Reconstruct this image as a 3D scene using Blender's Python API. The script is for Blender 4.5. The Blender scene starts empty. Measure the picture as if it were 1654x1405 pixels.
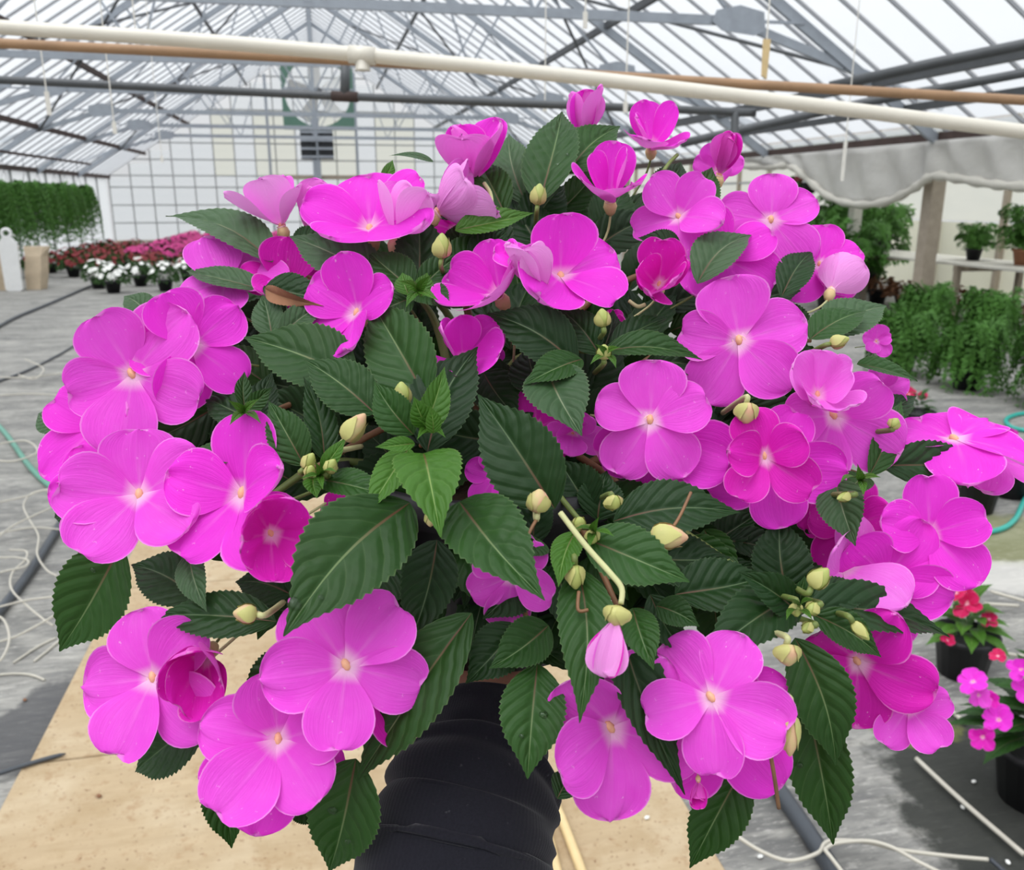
import bpy, math, random
from mathutils import Vector, Matrix, noise
random.seed(11)
SC = bpy.context.scene
COL = SC.collection

# ------------------------------------------------------------------ camera
W, H, FPX = 1654, 1405, 1400.0
PITCH, YAW, CAMZ = math.radians(15.36), math.radians(12.13), 1.65
CAM = Vector((0, 0, CAMZ))
Fv = Vector((math.sin(YAW)*math.cos(PITCH), math.cos(YAW)*math.cos(PITCH), -math.sin(PITCH)))
Rv = Vector((math.cos(YAW), -math.sin(YAW), 0))
Uv = Rv.cross(Fv)
cd = bpy.data.cameras.new('camera')
cd.sensor_fit = 'HORIZONTAL'; cd.sensor_width = 36.0
cd.lens = FPX*36.0/W; cd.clip_start = 0.02; cd.clip_end = 300
cam = bpy.data.objects.new('camera', cd); COL.objects.link(cam)
m3 = Matrix((Rv, Uv, -Fv)).transposed()
cam.matrix_world = Matrix.Translation(CAM) @ m3.to_4x4()
SC.camera = cam
cd.dof.use_dof = True
cd.dof.focus_distance = 0.50
cd.dof.aperture_fstop = 16.0

# ------------------------------------------------------------------ world: evenly overcast sky (brighter towards the zenith)
SKY = 1.75
world = bpy.data.worlds.new('overcast_sky'); SC.world = world
world.use_nodes = True
wn, wl = world.node_tree.nodes, world.node_tree.links
wn.clear()
_tc = wn.new('ShaderNodeTexCoord'); _sp = wn.new('ShaderNodeSeparateXYZ')
_mr = wn.new('ShaderNodeMapRange'); _mr.inputs['From Min'].default_value = 0; _mr.inputs['From Max'].default_value = 1
_mr.inputs['To Min'].default_value = SKY/3; _mr.inputs['To Max'].default_value = SKY
_bg = wn.new('ShaderNodeBackground'); _bg.inputs['Color'].default_value = (0.96, 0.98, 1.0, 1)
_wo = wn.new('ShaderNodeOutputWorld')
wl.new(_tc.outputs['Generated'], _sp.inputs[0]); wl.new(_sp.outputs['Z'], _mr.inputs['Value'])
wl.new(_mr.outputs[0], _bg.inputs['Strength']); wl.new(_bg.outputs[0], _wo.inputs[0])

# hazy sun behind thin cloud: very soft
sd_ = bpy.data.lights.new('hazy_sun', 'SUN'); sd_.energy = 2.3; sd_.angle = math.radians(48); sd_.color = (1.0, 0.985, 0.95)
sun = bpy.data.objects.new('hazy_sun', sd_); COL.objects.link(sun)
sun.rotation_euler = Vector((0.35, 0.30, -1.0)).to_track_quat('-Z', 'Y').to_euler()
vs = SC.view_settings
vs.view_transform = 'Standard'; vs.look = 'None'; vs.gamma = 1.0; vs.use_curve_mapping = False
vs.exposure = 0.20
SC.cycles.max_bounces = 8
SC.cycles.transparent_max_bounces = 24

# ------------------------------------------------------------------ pixel helpers (1654 x 1405)
def ray(px, py): return Fv + Rv*((px-W/2)/FPX) + Uv*((H/2-py)/FPX)
def P(px, py, d): return CAM + ray(px, py)*d                    # d = depth along the view axis
def G(px, py, z=0.0):
    r = ray(px, py); return CAM + r*((z-CAMZ)/r.z)              # on a level plane
def PX(px, py, X):
    r = ray(px, py); return CAM + r*(X/r.x)                     # on the plane x = X
def PY(px, py, Y):
    r = ray(px, py); return CAM + r*(Y/r.y)

# ------------------------------------------------------------------ material helpers
class NG:
    def __init__(s, name):
        s.m = bpy.data.materials.new(name); s.m.use_nodes = True
        s.n, s.l = s.m.node_tree.nodes, s.m.node_tree.links
        s.n.clear(); s.out = s.n.new('ShaderNodeOutputMaterial')
    def node(s, t, **kw):
        nd = s.n.new(t)
        for k, v in kw.items(): setattr(nd, k, v)
        return nd
    def put(s, sock, v):
        if isinstance(v, bpy.types.NodeSocket): s.l.new(v, sock)
        elif isinstance(v, (tuple, list)) and len(v) == 3 and sock.type == 'RGBA': sock.default_value = (*v, 1)
        else: sock.default_value = v
    def math(s, op, a, b=0.0, c=None, clamp=False):
        nd = s.node('ShaderNodeMath', operation=op, use_clamp=clamp)
        s.put(nd.inputs[0], a); s.put(nd.inputs[1], b)
        if c is not None: s.put(nd.inputs[2], c)
        return nd.outputs[0]
    def mix(s, f, a, b, mode='MIX'):
        nd = s.node('ShaderNodeMix', data_type='RGBA', blend_type=mode)
        s.put(nd.inputs[0], f); s.put(nd.inputs[6], a); s.put(nd.inputs[7], b)
        return nd.outputs[2]
    def noise(s, scale, vec=None, detail=3, rough=0.55, out=0, dist=0.0):
        nd = s.node('ShaderNodeTexNoise')
        nd.inputs['Scale'].default_value = scale; nd.inputs['Detail'].default_value = detail
        nd.inputs['Roughness'].default_value = rough; nd.inputs['Distortion'].default_value = dist
        if vec: s.l.new(vec, nd.inputs['Vector'])
        return nd.outputs[out]
    def coord(s, which='Object'): return s.node('ShaderNodeTexCoord').outputs[which]
    def scaled(s, vec, sc):
        nd = s.node('ShaderNodeMapping'); s.l.new(vec, nd.inputs[0]); nd.inputs['Scale'].default_value = sc
        return nd.outputs[0]
    def ramp(s, f, stops):
        nd = s.node('ShaderNodeValToRGB'); e = nd.color_ramp.elements
        while len(e) < len(stops): e.new(0.5)
        for i, (p, c) in enumerate(stops):
            e[i].position = p; e[i].color = (*c, 1) if len(c) == 3 else c
        s.put(nd.inputs[0], f); return nd.outputs[0]
    def step(s, f, a, b):
        nd = s.node('ShaderNodeMapRange', interpolation_type='SMOOTHSTEP')
        s.put(nd.inputs[0], f); s.put(nd.inputs[1], a); s.put(nd.inputs[2], b)
        return nd.outputs[0]
    def bsdf(s, col, rough=0.6, spec=0.4, metal=0.0, bump=None, bstr=0.2, bdist=0.01, **kw):
        b = s.node('ShaderNodeBsdfPrincipled')
        s.put(b.inputs['Base Color'], col); s.put(b.inputs['Roughness'], rough)
        s.put(b.inputs['Specular IOR Level'], spec); s.put(b.inputs['Metallic'], metal)
        for k, v in kw.items(): s.put(b.inputs[k], v)
        if bump is not None:
            bn = s.node('ShaderNodeBump'); bn.inputs['Strength'].default_value = bstr
            bn.inputs['Distance'].default_value = bdist
            s.l.new(bump, bn.inputs['Height']); s.l.new(bn.outputs[0], b.inputs['Normal'])
        return b.outputs[0]
    def done(s, sh): s.l.new(sh, s.out.inputs[0]); return s.m
    def addtrans(s, sh, col, f):
        t = s.node('ShaderNodeBsdfTranslucent'); s.put(t.inputs[0], col)
        mx = s.node('ShaderNodeMixShader'); mx.inputs[0].default_value = f
        s.l.new(sh, mx.inputs[1]); s.l.new(t.outputs[0], mx.inputs[2]); return mx.outputs[0]

def plain(name, col, rough=0.6, spec=0.4, metal=0.0, var=0.12, scale=14.0, bump=0.0):
    g = NG(name); n = g.noise(scale, g.coord(), 4)
    lo = tuple(c*(1-var) for c in col); hi = tuple(min(1, c*(1+var)) for c in col)
    c = g.mix(n, lo, hi)
    return g.done(g.bsdf(c, rough, spec, metal, bump=n if bump else None, bstr=bump))

M = {}
def petal_mat(name, deep, pale, back, tr):
    g = NG(name)
    uv = g.node('ShaderNodeSeparateXYZ'); g.l.new(g.coord('UV'), uv.inputs[0])
    u, v = uv.outputs[0], uv.outputs[1]                       # u across 0..1, v along 0..1
    st = g.scaled(g.coord('UV'), (26, 1.6, 1)); streak = g.noise(1.0, st, 3)
    soft = g.noise(2.2, g.coord('Object'), 2)
    base = g.mix(g.math('MULTIPLY', soft, 0.55), deep, pale)
    base = g.mix(g.math('MULTIPLY', g.step(streak, 0.5, 0.75), 0.16), base, pale)
    d = g.math('ABSOLUTE', g.math('SUBTRACT', u, 0.5))
    vein = g.math('MULTIPLY', g.math('SUBTRACT', 1.0, g.step(d, 0.0, 0.06)), g.math('SUBTRACT', 1.0, g.step(v, 0.1, 0.8)))
    base = g.mix(g.math('MULTIPLY', vein, 0.13), base, (0.95, 0.55, 0.86))
    eye = g.math('SUBTRACT', 1.0, g.step(v, 0.02, 0.21))
    base = g.mix(g.math('MULTIPLY', eye, 0.85), base, (0.93, 0.62, 0.80))
    fleck = g.math('MULTIPLY', g.step(g.noise(9.0, g.coord('Object'), 4, 0.7), 0.63, 0.72), g.step(v, 0.35, 0.7))
    base = g.mix(g.math('MULTIPLY', fleck, 0.45), base, (0.97, 0.66, 0.92))
    rim = g.math('MAXIMUM', g.step(v, 0.97, 1.0), g.math('MULTIPLY', g.step(d, 0.47, 0.5), g.step(v, 0.3, 0.6)))
    base = g.mix(g.math('MULTIPLY', rim, 0.45), base, (0.97, 0.55, 0.92))
    bf = g.node('ShaderNodeNewGeometry').outputs['Backfacing']
    col = g.mix(g.math('MULTIPLY', bf, 0.8), base, back)
    sh = g.bsdf(col, 0.55, 0.20, bump=streak, bstr=0.16, bdist=0.02)
    return g.done(g.addtrans(sh, col, tr))
M['petal_vivid'] = petal_mat('petal_vivid', (0.83, 0.022, 0.66), (0.90, 0.10, 0.78), (0.88, 0.25, 0.76), 0.30)
M['petal_orchid'] = petal_mat('petal_orchid', (0.80, 0.045, 0.66), (0.90, 0.19, 0.80), (0.86, 0.30, 0.74), 0.28)
M['petal_deep'] = petal_mat('petal_deep', (0.70, 0.010, 0.44), (0.82, 0.035, 0.60), (0.78, 0.12, 0.62), 0.25)
M['petal_pale'] = petal_mat('petal_pale', (0.86, 0.13, 0.74), (0.93, 0.34, 0.86), (0.90, 0.42, 0.82), 0.30)
M['petal_red'] = petal_mat('petal_red', (0.60, 0.008, 0.09), (0.72, 0.04, 0.18), (0.8, 0.15, 0.25), 0.25)

def leaf_mat(name, dark, light, rib, back, rough=0.40):
    g = NG(name)
    uv = g.node('ShaderNodeSeparateXYZ'); g.l.new(g.coord('UV'), uv.inputs[0])
    a = g.math('ABSOLUTE', g.math('SUBTRACT', g.math('MULTIPLY', uv.outputs[0], 2.0), 1.0)); t = uv.outputs[1]
    ph = g.math('SUBTRACT', g.math('MULTIPLY', t, 7.5), g.math('MULTIPLY', g.math('POWER', a, 1.25), 2.0))
    ph = g.math('ADD', ph, g.math('MULTIPLY', g.noise(40.0, g.coord('Object'), 2), 0.35))
    fr = g.math('ABSOLUTE', g.math('SUBTRACT', g.math('FRACT', ph), 0.5))     # 0.5 on a vein
    vein = g.step(fr, 0.445, 0.5)
    n = g.noise(26.0, g.coord('Object'), 3); n2 = g.noise(180.0, g.coord('Object'), 2)
    rnd = g.node('ShaderNodeObjectInfo').outputs['Random']
    f = g.math('ADD', g.math('MULTIPLY', n, 0.55), g.math('MULTIPLY', rnd, 0.5))
    col = g.mix(f, dark, light)
    col = g.mix(g.math('MULTIPLY', vein, 0.10), col, rib)
    mid = g.math('SUBTRACT', 1.0, g.step(g.math('MULTIPLY', a, g.math('ADD', 0.35, g.math('MULTIPLY', t, 0.65))), 0.009, 0.022))
    red = g.mix(g.step(t, 0.1, 0.6), (0.13, 0.045, 0.03), rib)
    col = g.mix(g.math('MULTIPLY', mid, 0.8), col, red)
    rim = g.step(a, 0.955, 1.0)
    col = g.mix(g.math('MULTIPLY', rim, 0.3), col, rib)
    bf = g.node('ShaderNodeNewGeometry').outputs['Backfacing']
    col = g.mix(g.math('MULTIPLY', bf, 0.85), col, back)
    sh = g.bsdf(col, g.math('ADD', rough, g.math('MULTIPLY', n, 0.18)), 0.26, bump=g.math('ADD', g.math('MULTIPLY', g.math('SUBTRACT', 1.0, g.step(fr, 0.12, 0.5)), g.math('MULTIPLY', g.step(a, 0.02, 0.3), 1.0)), g.math('MULTIPLY', n2, 0.10)), bstr=0.38, bdist=0.0020)
    return g.done(g.addtrans(sh, g.mix(0.5, col, (0.12, 0.3, 0.03)), 0.12))
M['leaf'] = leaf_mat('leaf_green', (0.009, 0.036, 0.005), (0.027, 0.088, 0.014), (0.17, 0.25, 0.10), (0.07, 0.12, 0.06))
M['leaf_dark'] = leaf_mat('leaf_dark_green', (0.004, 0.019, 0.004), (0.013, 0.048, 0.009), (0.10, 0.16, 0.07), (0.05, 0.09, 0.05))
M['leaf_light'] = leaf_mat('leaf_young_green', (0.032, 0.105, 0.008), (0.070, 0.180, 0.020), (0.25, 0.36, 0.10), (0.12, 0.2, 0.06))
M['leaf_grey'] = leaf_mat('leaf_grey_green', (0.028, 0.068, 0.024), (0.062, 0.118, 0.052), (0.22, 0.26, 0.15), (0.12, 0.17, 0.11), 0.42)
M['leaf_brown'] = plain('leaf_withered_edge', (0.22, 0.10, 0.05), 0.8, var=0.5, scale=60)
M['bud'] = plain('bud_green', (0.36, 0.40, 0.11), 0.45, var=0.25, scale=90)
g = NG('bud_blush'); M['bud_pink'] = g.done(g.bsdf(g.mix(g.step(g.noise(70, g.scaled(g.coord(), (1, 1, .4)), 3), .38, .62), (0.52, 0.46, 0.20), (0.66, 0.30, 0.24)), 0.45, 0.3))
M['bud_sepal'] = plain('bud_sepal_cream', (0.48, 0.46, 0.16), 0.5, var=0.2, scale=80)
M['anther'] = plain('anther_cream', (0.78, 0.40, 0.24), 0.5, var=0.3, scale=200)
M['throat'] = plain('throat_pale', (0.85, 0.52, 0.52), 0.5, var=0.15, scale=200)
M['calyx'] = plain('calyx_cream', (0.62, 0.45, 0.22), 0.5, var=0.25, scale=90)
M['stem'] = plain('stem_green', (0.15, 0.20, 0.05), 0.5, var=0.4, scale=60)
M['stem_red'] = plain('stem_reddish', (0.22, 0.11, 0.05), 0.5, var=0.4, scale=60)
M['stem_pale'] = plain('stem_pale', (0.50, 0.50, 0.24), 0.5, var=0.2, scale=60)
M['pot'] = plain('black_plastic', (0.012, 0.012, 0.014), 0.5, 0.4, var=0.2)
M['soil'] = plain('potting_soil', (0.03, 0.02, 0.012), 0.95, 0.1, var=0.5, scale=120, bump=0.6)
g = NG('water'); M['water'] = g.done(g.bsdf((1, 1, 1), 0.02, 0.5, **{'Transmission Weight': 1.0, 'IOR': 1.33}))

g = NG('skin'); n = g.noise(60, g.coord(), 4); sh = g.bsdf(g.mix(n, (0.42, 0.20, 0.13), (0.52, 0.27, 0.18)), 0.5, 0.35, bump=n, bstr=0.1)
M['skin'] = g.done(sh)
M['nail'] = plain('nail', (0.6, 0.36, 0.3), 0.3)
def knit(name, col):
    g = NG(name); uv = g.coord('UV')
    w = g.node('ShaderNodeTexWave', wave_type='BANDS', bands_direction='X'); w.inputs['Scale'].default_value = 40
    w.inputs['Distortion'].default_value = 0.6; g.l.new(uv, w.inputs['Vector'])
    n = g.noise(900, g.coord('Object'), 2); lint = g.step(g.noise(230, g.coord('Object'), 2), 0.70, 0.78)
    c = g.mix(g.math('MULTIPLY', n, 0.8), tuple(k*0.55 for k in col), tuple(k*1.5 for k in col))
    c = g.mix(g.math('MULTIPLY', lint, 0.25), c, (0.12, 0.12, 0.13))
    sh = g.bsdf(c, 0.95, 0.12, bump=g.math('ADD', w.outputs[1], n), bstr=0.15, bdist=0.0005, **{'Sheen Weight': 0.15, 'Sheen Roughness': 0.5})
    return g.done(sh)
M['sleeve'] = knit('sleeve_black_knit', (0.012, 0.012, 0.017))

# floor: weathered grey woven ground fabric with damp mossy stains and a dark grey patch at left
g = NG('ground_fabric')
co = g.coord('Object')
s1 = g.noise(1.3, g.scaled(co, (1.1, 3.2, 1)), 6, 0.65, dist=0.6); s2 = g.noise(9, g.scaled(co, (0.8, 2.6, 1)), 5, 0.6)
fine = g.noise(140, co, 2)
c = g.ramp(s1, [(0.28, (0.11, 0.108, 0.105)), (0.48, (0.215, 0.21, 0.195)), (0.62, (0.31, 0.30, 0.275)), (0.8, (0.40, 0.38, 0.33))])
c = g.mix(g.math('MULTIPLY', g.step(s2, 0.45, 0.7), 0.5), c, (0.12, 0.12, 0.12))
c = g.mix(g.math('MULTIPLY', g.step(g.noise(5, g.scaled(co, (0.6, 4, 1)), 4), 0.55, 0.7), 0.35), c, (0.48, 0.46, 0.41))
c = g.mix(g.math('MULTIPLY', g.step(g.noise(26, g.scaled(co, (0.45, 2.2, 1)), 4, 0.7), 0.5, 0.62), 0.45), c, (0.10, 0.098, 0.095))
c = g.mix(g.math('MULTIPLY', g.step(g.noise(33, g.scaled(co, (0.4, 1.9, 1)), 4, 0.7), 0.54, 0.66), 0.5), c, (0.52, 0.50, 0.46))
def floor_patch(c, ctr, rx, ry, col, amt, rot=0.0):
    mp = g.node('ShaderNodeMapping', vector_type='TEXTURE'); g.l.new(co, mp.inputs[0])
    mp.inputs['Location'].default_value = (ctr.x, ctr.y, 0); mp.inputs['Scale'].default_value = (rx, ry, 1)
    mp.inputs['Rotation'].default_value = (0, 0, rot)
    ln = g.node('ShaderNodeVectorMath', operation='LENGTH'); g.l.new(mp.outputs[0], ln.inputs[0])
    dd = g.math('ADD', ln.outputs['Value'], g.math('MULTIPLY', g.math('SUBTRACT', g.noise(6, co, 5, 0.65), 0.5), 1.3))
    return g.mix(g.math('MULTIPLY', g.math('SUBTRACT', 1.0, g.step(dd, 0.75, 1.05)), amt), c, col)
c = floor_patch(c, G(1570, 1290), 0.24, 0.62, (0.022, 0.024, 0.020), 0.93, math.radians(-14))
c = floor_patch(c, G(1470, 1175), 0.16, 0.10, (0.16, 0.17, 0.045), 0.75)
c = floor_patch(c, G(1600, 870), 0.55, 0.35, (0.19, 0.20, 0.06), 0.6)
c = floor_patch(c, G(1640, 930), 0.3, 0.18, (0.62, 0.60, 0.56), 0.6)
c = floor_patch(c, G(60, 1170), 0.16, 0.3, (0.06, 0.06, 0.065), 0.8)  # darker grey patch beside the left edge of the plywood
sh = g.bsdf(c, g.math('SUBTRACT', 0.95, g.math('MULTIPLY', s2, 0.3)), 0.3, bump=g.math('ADD', s2, g.math('MULTIPLY', fine, 0.3)), bstr=0.35, bdist=0.015)
M['fabric'] = g.done(sh)

g = NG('plywood'); co = g.coord('Object')
gr = g.noise(2.0, g.scaled(co, (2.4, 17, 4)), 6, 0.6, dist=0.8); sp = g.noise(24, co, 5, 0.7); big = g.noise(2.6, co, 4)
c = g.mix(gr, (0.33, 0.24, 0.14), (0.50, 0.385, 0.245)); c = g.mix(g.math('MULTIPLY', g.step(big, 0.45, 0.75), 0.6), c, (0.57, 0.48, 0.345))
c = g.mix(g.math('MULTIPLY', g.step(sp, 0.53, 0.68), 0.5), c, (0.30, 0.18, 0.09))
c = g.mix(g.math('MULTIPLY', g.step(g.noise(7, co, 5, 0.7), 0.47, 0.66), 0.5), c, (0.34, 0.24, 0.13))
c = g.mix(g.math('MULTIPLY', g.step(g.noise(60, co, 3, 0.7), 0.62, 0.68), 0.7), c, (0.16, 0.08, 0.04))
M['plywood'] = g.done(g.bsdf(c, 0.8, 0.25, bump=gr, bstr=0.15, bdist=0.004))
M['lath'] = plain('split_bamboo', (0.66, 0.50, 0.26), 0.55, var=0.2, scale=20)

def glass(name, tint, tr):
    g = NG(name); n = g.noise(0.9, g.scaled(g.coord('Object'), (1, 1, 3)), 4)
    t = g.node('ShaderNodeBsdfTransparent'); g.put(t.inputs[0], tint)
    tl = g.node('ShaderNodeBsdfTranslucent'); g.put(tl.inputs[0], g.mix(n, (0.80, 0.83, 0.86), (0.93, 0.94, 0.95)))
    mx = g.node('ShaderNodeMixShader'); mx.inputs[0].default_value = tr
    g.l.new(tl.outputs[0], mx.inputs[1]); g.l.new(t.outputs[0], mx.inputs[2])
    gl = g.node('ShaderNodeBsdfGlossy'); gl.inputs['Roughness'].default_value = 0.25
    m2 = g.node('ShaderNodeMixShader'); m2.inputs[0].default_value = 0.03
    g.l.new(mx.outputs[0], m2.inputs[1]); g.l.new(gl.outputs[0], m2.inputs[2])
    return g.done(m2.outputs[0])
M['roof_glass'] = glass('roof_glass', (0.975, 0.985, 1.0), 0.86)
M['gable_glass'] = glass('gable_glass', (0.97, 0.975, 0.97), 0.70)
M['cream_sheet'] = glass('cream_sheet', (0.94, 0.89, 0.68), 0.32)
def film_mat():
    g = NG('curtain_film'); n = g.noise(3, g.coord(), 5); col = g.mix(n, (0.62, 0.61, 0.59), (0.78, 0.77, 0.74))
    return g.done(g.addtrans(g.bsdf(col, 0.5, 0.3, bump=n, bstr=0.5, bdist=0.1), col, 0.5))
M['film'] = film_mat()
M['film_roll'] = plain('curtain_roll', (0.55, 0.53, 0.47), 0.6, var=0.25, scale=3)
M['cream'] = plain('cream_panel', (0.80, 0.78, 0.64), 0.7, var=0.08, scale=2)
M['white'] = plain('white_paint', (0.78, 0.78, 0.77), 0.5, var=0.08)
M['pvc'] = plain('white_pvc', (0.68, 0.64, 0.55), 0.35, 0.5, var=0.10, scale=6)
M['cane'] = plain('brown_pole', (0.33, 0.20, 0.11), 0.6, var=0.35, scale=5)
M['galv'] = plain('galvanised_steel', (0.33, 0.36, 0.40), 0.5, 0.5, 0.35, var=0.2, scale=8)
M['steel_dark'] = plain('dark_steel', (0.075, 0.080, 0.085), 0.5, 0.5, 0.2, var=0.3, scale=10)
M['steel_brown'] = plain('rusty_steel', (0.060, 0.040, 0.035), 0.7, 0.3, var=0.4, scale=12)
M['bar'] = plain('glazing_bar_grey', (0.30, 0.31, 0.33), 0.5, 0.4, var=0.1)
M['mullion'] = plain('gable_bar_grey', (0.30, 0.31, 0.31), 0.6, var=0.1)
M['wood_post'] = plain('weathered_post', (0.33, 0.28, 0.22), 0.8, var=0.25, scale=12)
M['string'] = plain('white_string', (0.72, 0.70, 0.64), 0.8)
M['wire'] = plain('white_tubing', (0.50, 0.47, 0.40), 0.5, var=0.1)
M['black_pipe'] = plain('black_hose', (0.045, 0.052, 0.062), 0.4, 0.5, var=0.3, scale=9)
M['teal'] = plain('teal_hose', (0.03, 0.36, 0.30), 0.4, 0.5, var=0.15)
M['green_hose'] = plain('dull_green_hose', (0.10, 0.28, 0.21), 0.45, 0.5, var=0.15)
M['fan_green'] = plain('fan_housing_green', (0.10, 0.20, 0.15), 0.5, var=0.1)
M['fan_blade'] = plain('fan_blade_grey', (0.62, 0.62, 0.60), 0.5, 0.5, 0.2, var=0.15)
M['louvre'] = plain('louvre_black', (0.02, 0.022, 0.026), 0.6)
M['kraft'] = plain('kraft_paper', (0.52, 0.42, 0.30), 0.85, var=0.3, scale=6)
M['terracotta'] = plain('terracotta', (0.30, 0.13, 0.07), 0.8, var=0.2)
M['fern'] = plain('fern_green', (0.060, 0.165, 0.025), 0.6, 0.25, var=0.55, scale=3)
M['bed_leaf'] = plain('bedding_leaf', (0.055, 0.13, 0.035), 0.55, 0.3, var=0.5, scale=8)
M['bl_red'] = plain('blossom_red', (0.19, 0.008, 0.014), 0.6, var=0.4, scale=10)
M['bl_pink'] = plain('blossom_pink', (0.50, 0.035, 0.20), 0.6, var=0.45, scale=8)
M['bl_white'] = plain('blossom_white', (0.80, 0.80, 0.76), 0.6, var=0.1)

# ------------------------------------------------------------------ mesh helpers
def mesh(name, verts, faces, mat, smooth=True, uvs=None):
    me = bpy.data.meshes.new(name); me.from_pydata([tuple(v) for v in verts], [], faces)
    if uvs:
        ul = me.uv_layers.new(name='UVMap'); flat = []
        for lp in me.loops: flat.extend(uvs[lp.vertex_index])
        ul.data.foreach_set('uv', flat)
    if smooth: me.polygons.foreach_set('use_smooth', [True]*len(me.polygons))
    if mat is not None: me.materials.append(M[mat] if isinstance(mat, str) else mat)
    me.update(); return me
def link(name, data, parent=None, loc=(0, 0, 0)):
    o = bpy.data.objects.new(name, data); COL.objects.link(o); o.location = loc
    if parent is not None: o.parent = parent
    return o
def tag(o, label, cat=None, group=None, kind=None):
    o['label'] = label
    if cat: o['category'] = cat
    if group: o['group'] = group
    if kind: o['kind'] = kind
    return o
def struct(name, label, data=None, loc=(0, 0, 0)):
    o = link(name, data, None, loc); o['kind'] = 'structure'; o['label'] = label; return o
def copy_tree(o, parent=None):
    c = o.copy(); COL.objects.link(c)
    if parent is not None: c.parent = parent
    for ch in list(o.children): copy_tree(ch, c)
    return c

class MB:
    def __init__(s): s.v, s.f, s.uv = [], [], []
    def add(s, vs, fs):
        k = len(s.v); s.v += [Vector(p) for p in vs]; s.f += [tuple(i+k for i in f) for f in fs]; return s
    def box(s, lo, hi):
        (a, b, c), (d, e, f) = lo, hi
        return s.add([(a,b,c),(d,b,c),(d,e,c),(a,e,c),(a,b,f),(d,b,f),(d,e,f),(a,e,f)],
                     [(3,2,1,0),(4,5,6,7),(0,1,5,4),(1,2,6,5),(2,3,7,6),(3,0,4,7)])
    def bar(s, p, q, w, h=None, up=Vector((0, 0, 1))):
        p, q = Vector(p), Vector(q); h = h or w; d = (q-p).normalized()
        if abs(d.dot(up)) > 0.98: up = Vector((0, 1, 0))
        x = d.cross(up).normalized()*w/2; y = x.cross(d).normalized()*h/2
        return s.add([p-x-y, p+x-y, p+x+y, p-x+y, q-x-y, q+x-y, q+x+y, q-x+y],
                     [(3,2,1,0),(4,5,6,7),(0,1,5,4),(1,2,6,5),(2,3,7,6),(3,0,4,7)])
    def tube(s, pts, rad, n=8, cap=True, squash=None):
        pts = [Vector(p) for p in pts]; m = len(pts)
        rad = rad if isinstance(rad, (list, tuple)) else [rad]*m
        k = len(s.v); up = None
        for i, p in enumerate(pts):
            d = (pts[min(i+1, m-1)]-pts[max(i-1, 0)]).normalized()
            if up is None: up = d.orthogonal().normalized()
            up = (up-d*up.dot(d)).normalized(); sd = d.cross(up)
            for j in range(n):
                a = 2*math.pi*j/n; s.v.append(p+(up*math.cos(a)+sd*math.sin(a))*rad[i])
        for i in range(m-1):
            for j in range(n):
                a, b = k+i*n+j, k+i*n+(j+1) % n; s.f.append((a, b, b+n, a+n))
        if cap:
            s.f.append(tuple(k+j for j in range(n))[::-1]); s.f.append(tuple(k+(m-1)*n+j for j in range(n)))
        return s
    def lathe(s, prof, n=24, c=(0, 0, 0)):
        k = len(s.v); c = Vector(c)
        for r, z in prof:
            for j in range(n):
                a = 2*math.pi*j/n; s.v.append(c+Vector((r*math.cos(a), r*math.sin(a), z)))
        for i in range(len(prof)-1):
            for j in range(n):
                a, b = k+i*n+j, k+i*n+(j+1) % n; s.f.append((a, b, b+n, a+n))
        s.f.append(tuple(k+j for j in range(n))[::-1])
        return s
    def ell(s, c, rx, ry, rz, n=10, m=6):
        c = Vector(c); k = len(s.v)
        for i in range(m+1):
            th = math.pi*i/m; rr = max(1e-4, math.sin(th))
            for j in range(n):
                a = 2*math.pi*j/n; s.v.append(c+Vector((rx*rr*math.cos(a), ry*rr*math.sin(a), -rz*math.cos(th))))
        for i in range(m):
            for j in range(n):
                a, b = k+i*n+j, k+i*n+(j+1) % n; s.f.append((a, b, b+n, a+n))
        return s
    def mesh(s, name, mat, smooth=False): return mesh(name, s.v, s.f, mat, smooth)
    def obj(s, name, mat, parent=None, loc=(0, 0, 0), smooth=False): return link(name, s.mesh(name, mat, smooth), parent, loc)
def spline(pts, k=6):
    pts = [Vector(p) for p in pts]; out = []
    for i in range(len(pts)-1):
        p0, p1, p2, p3 = pts[max(i-1, 0)], pts[i], pts[i+1], pts[min(i+2, len(pts)-1)]
        for j in range(k):
            t = j/k
            out.append(0.5*((2*p1)+(p2-p0)*t+(2*p0-5*p1+4*p2-p3)*t*t+(3*p1-p0-3*p2+p3)*t**3))
    return out+[pts[-1]]

# ================================================================== SETTING
EAVE, RIDGE_Z, EZ, Y0, Y1 = 7.6, 7.3, 2.42, -5.0, 36.0
SLOPE = (RIDGE_Z-EZ)/EAVE
def roofz(x): return RIDGE_Z-abs(x)*SLOPE
fl = MB(); fl.box((-7.7, Y0, -0.06), (11.2, Y1, 0.0)); struct('floor', 'weathered grey woven ground fabric with mossy damp stains', fl.mesh('floor', 'fabric'))

ceiling = struct('ceiling', 'pitched glass greenhouse roof on steel trusses under a white sky')
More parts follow.
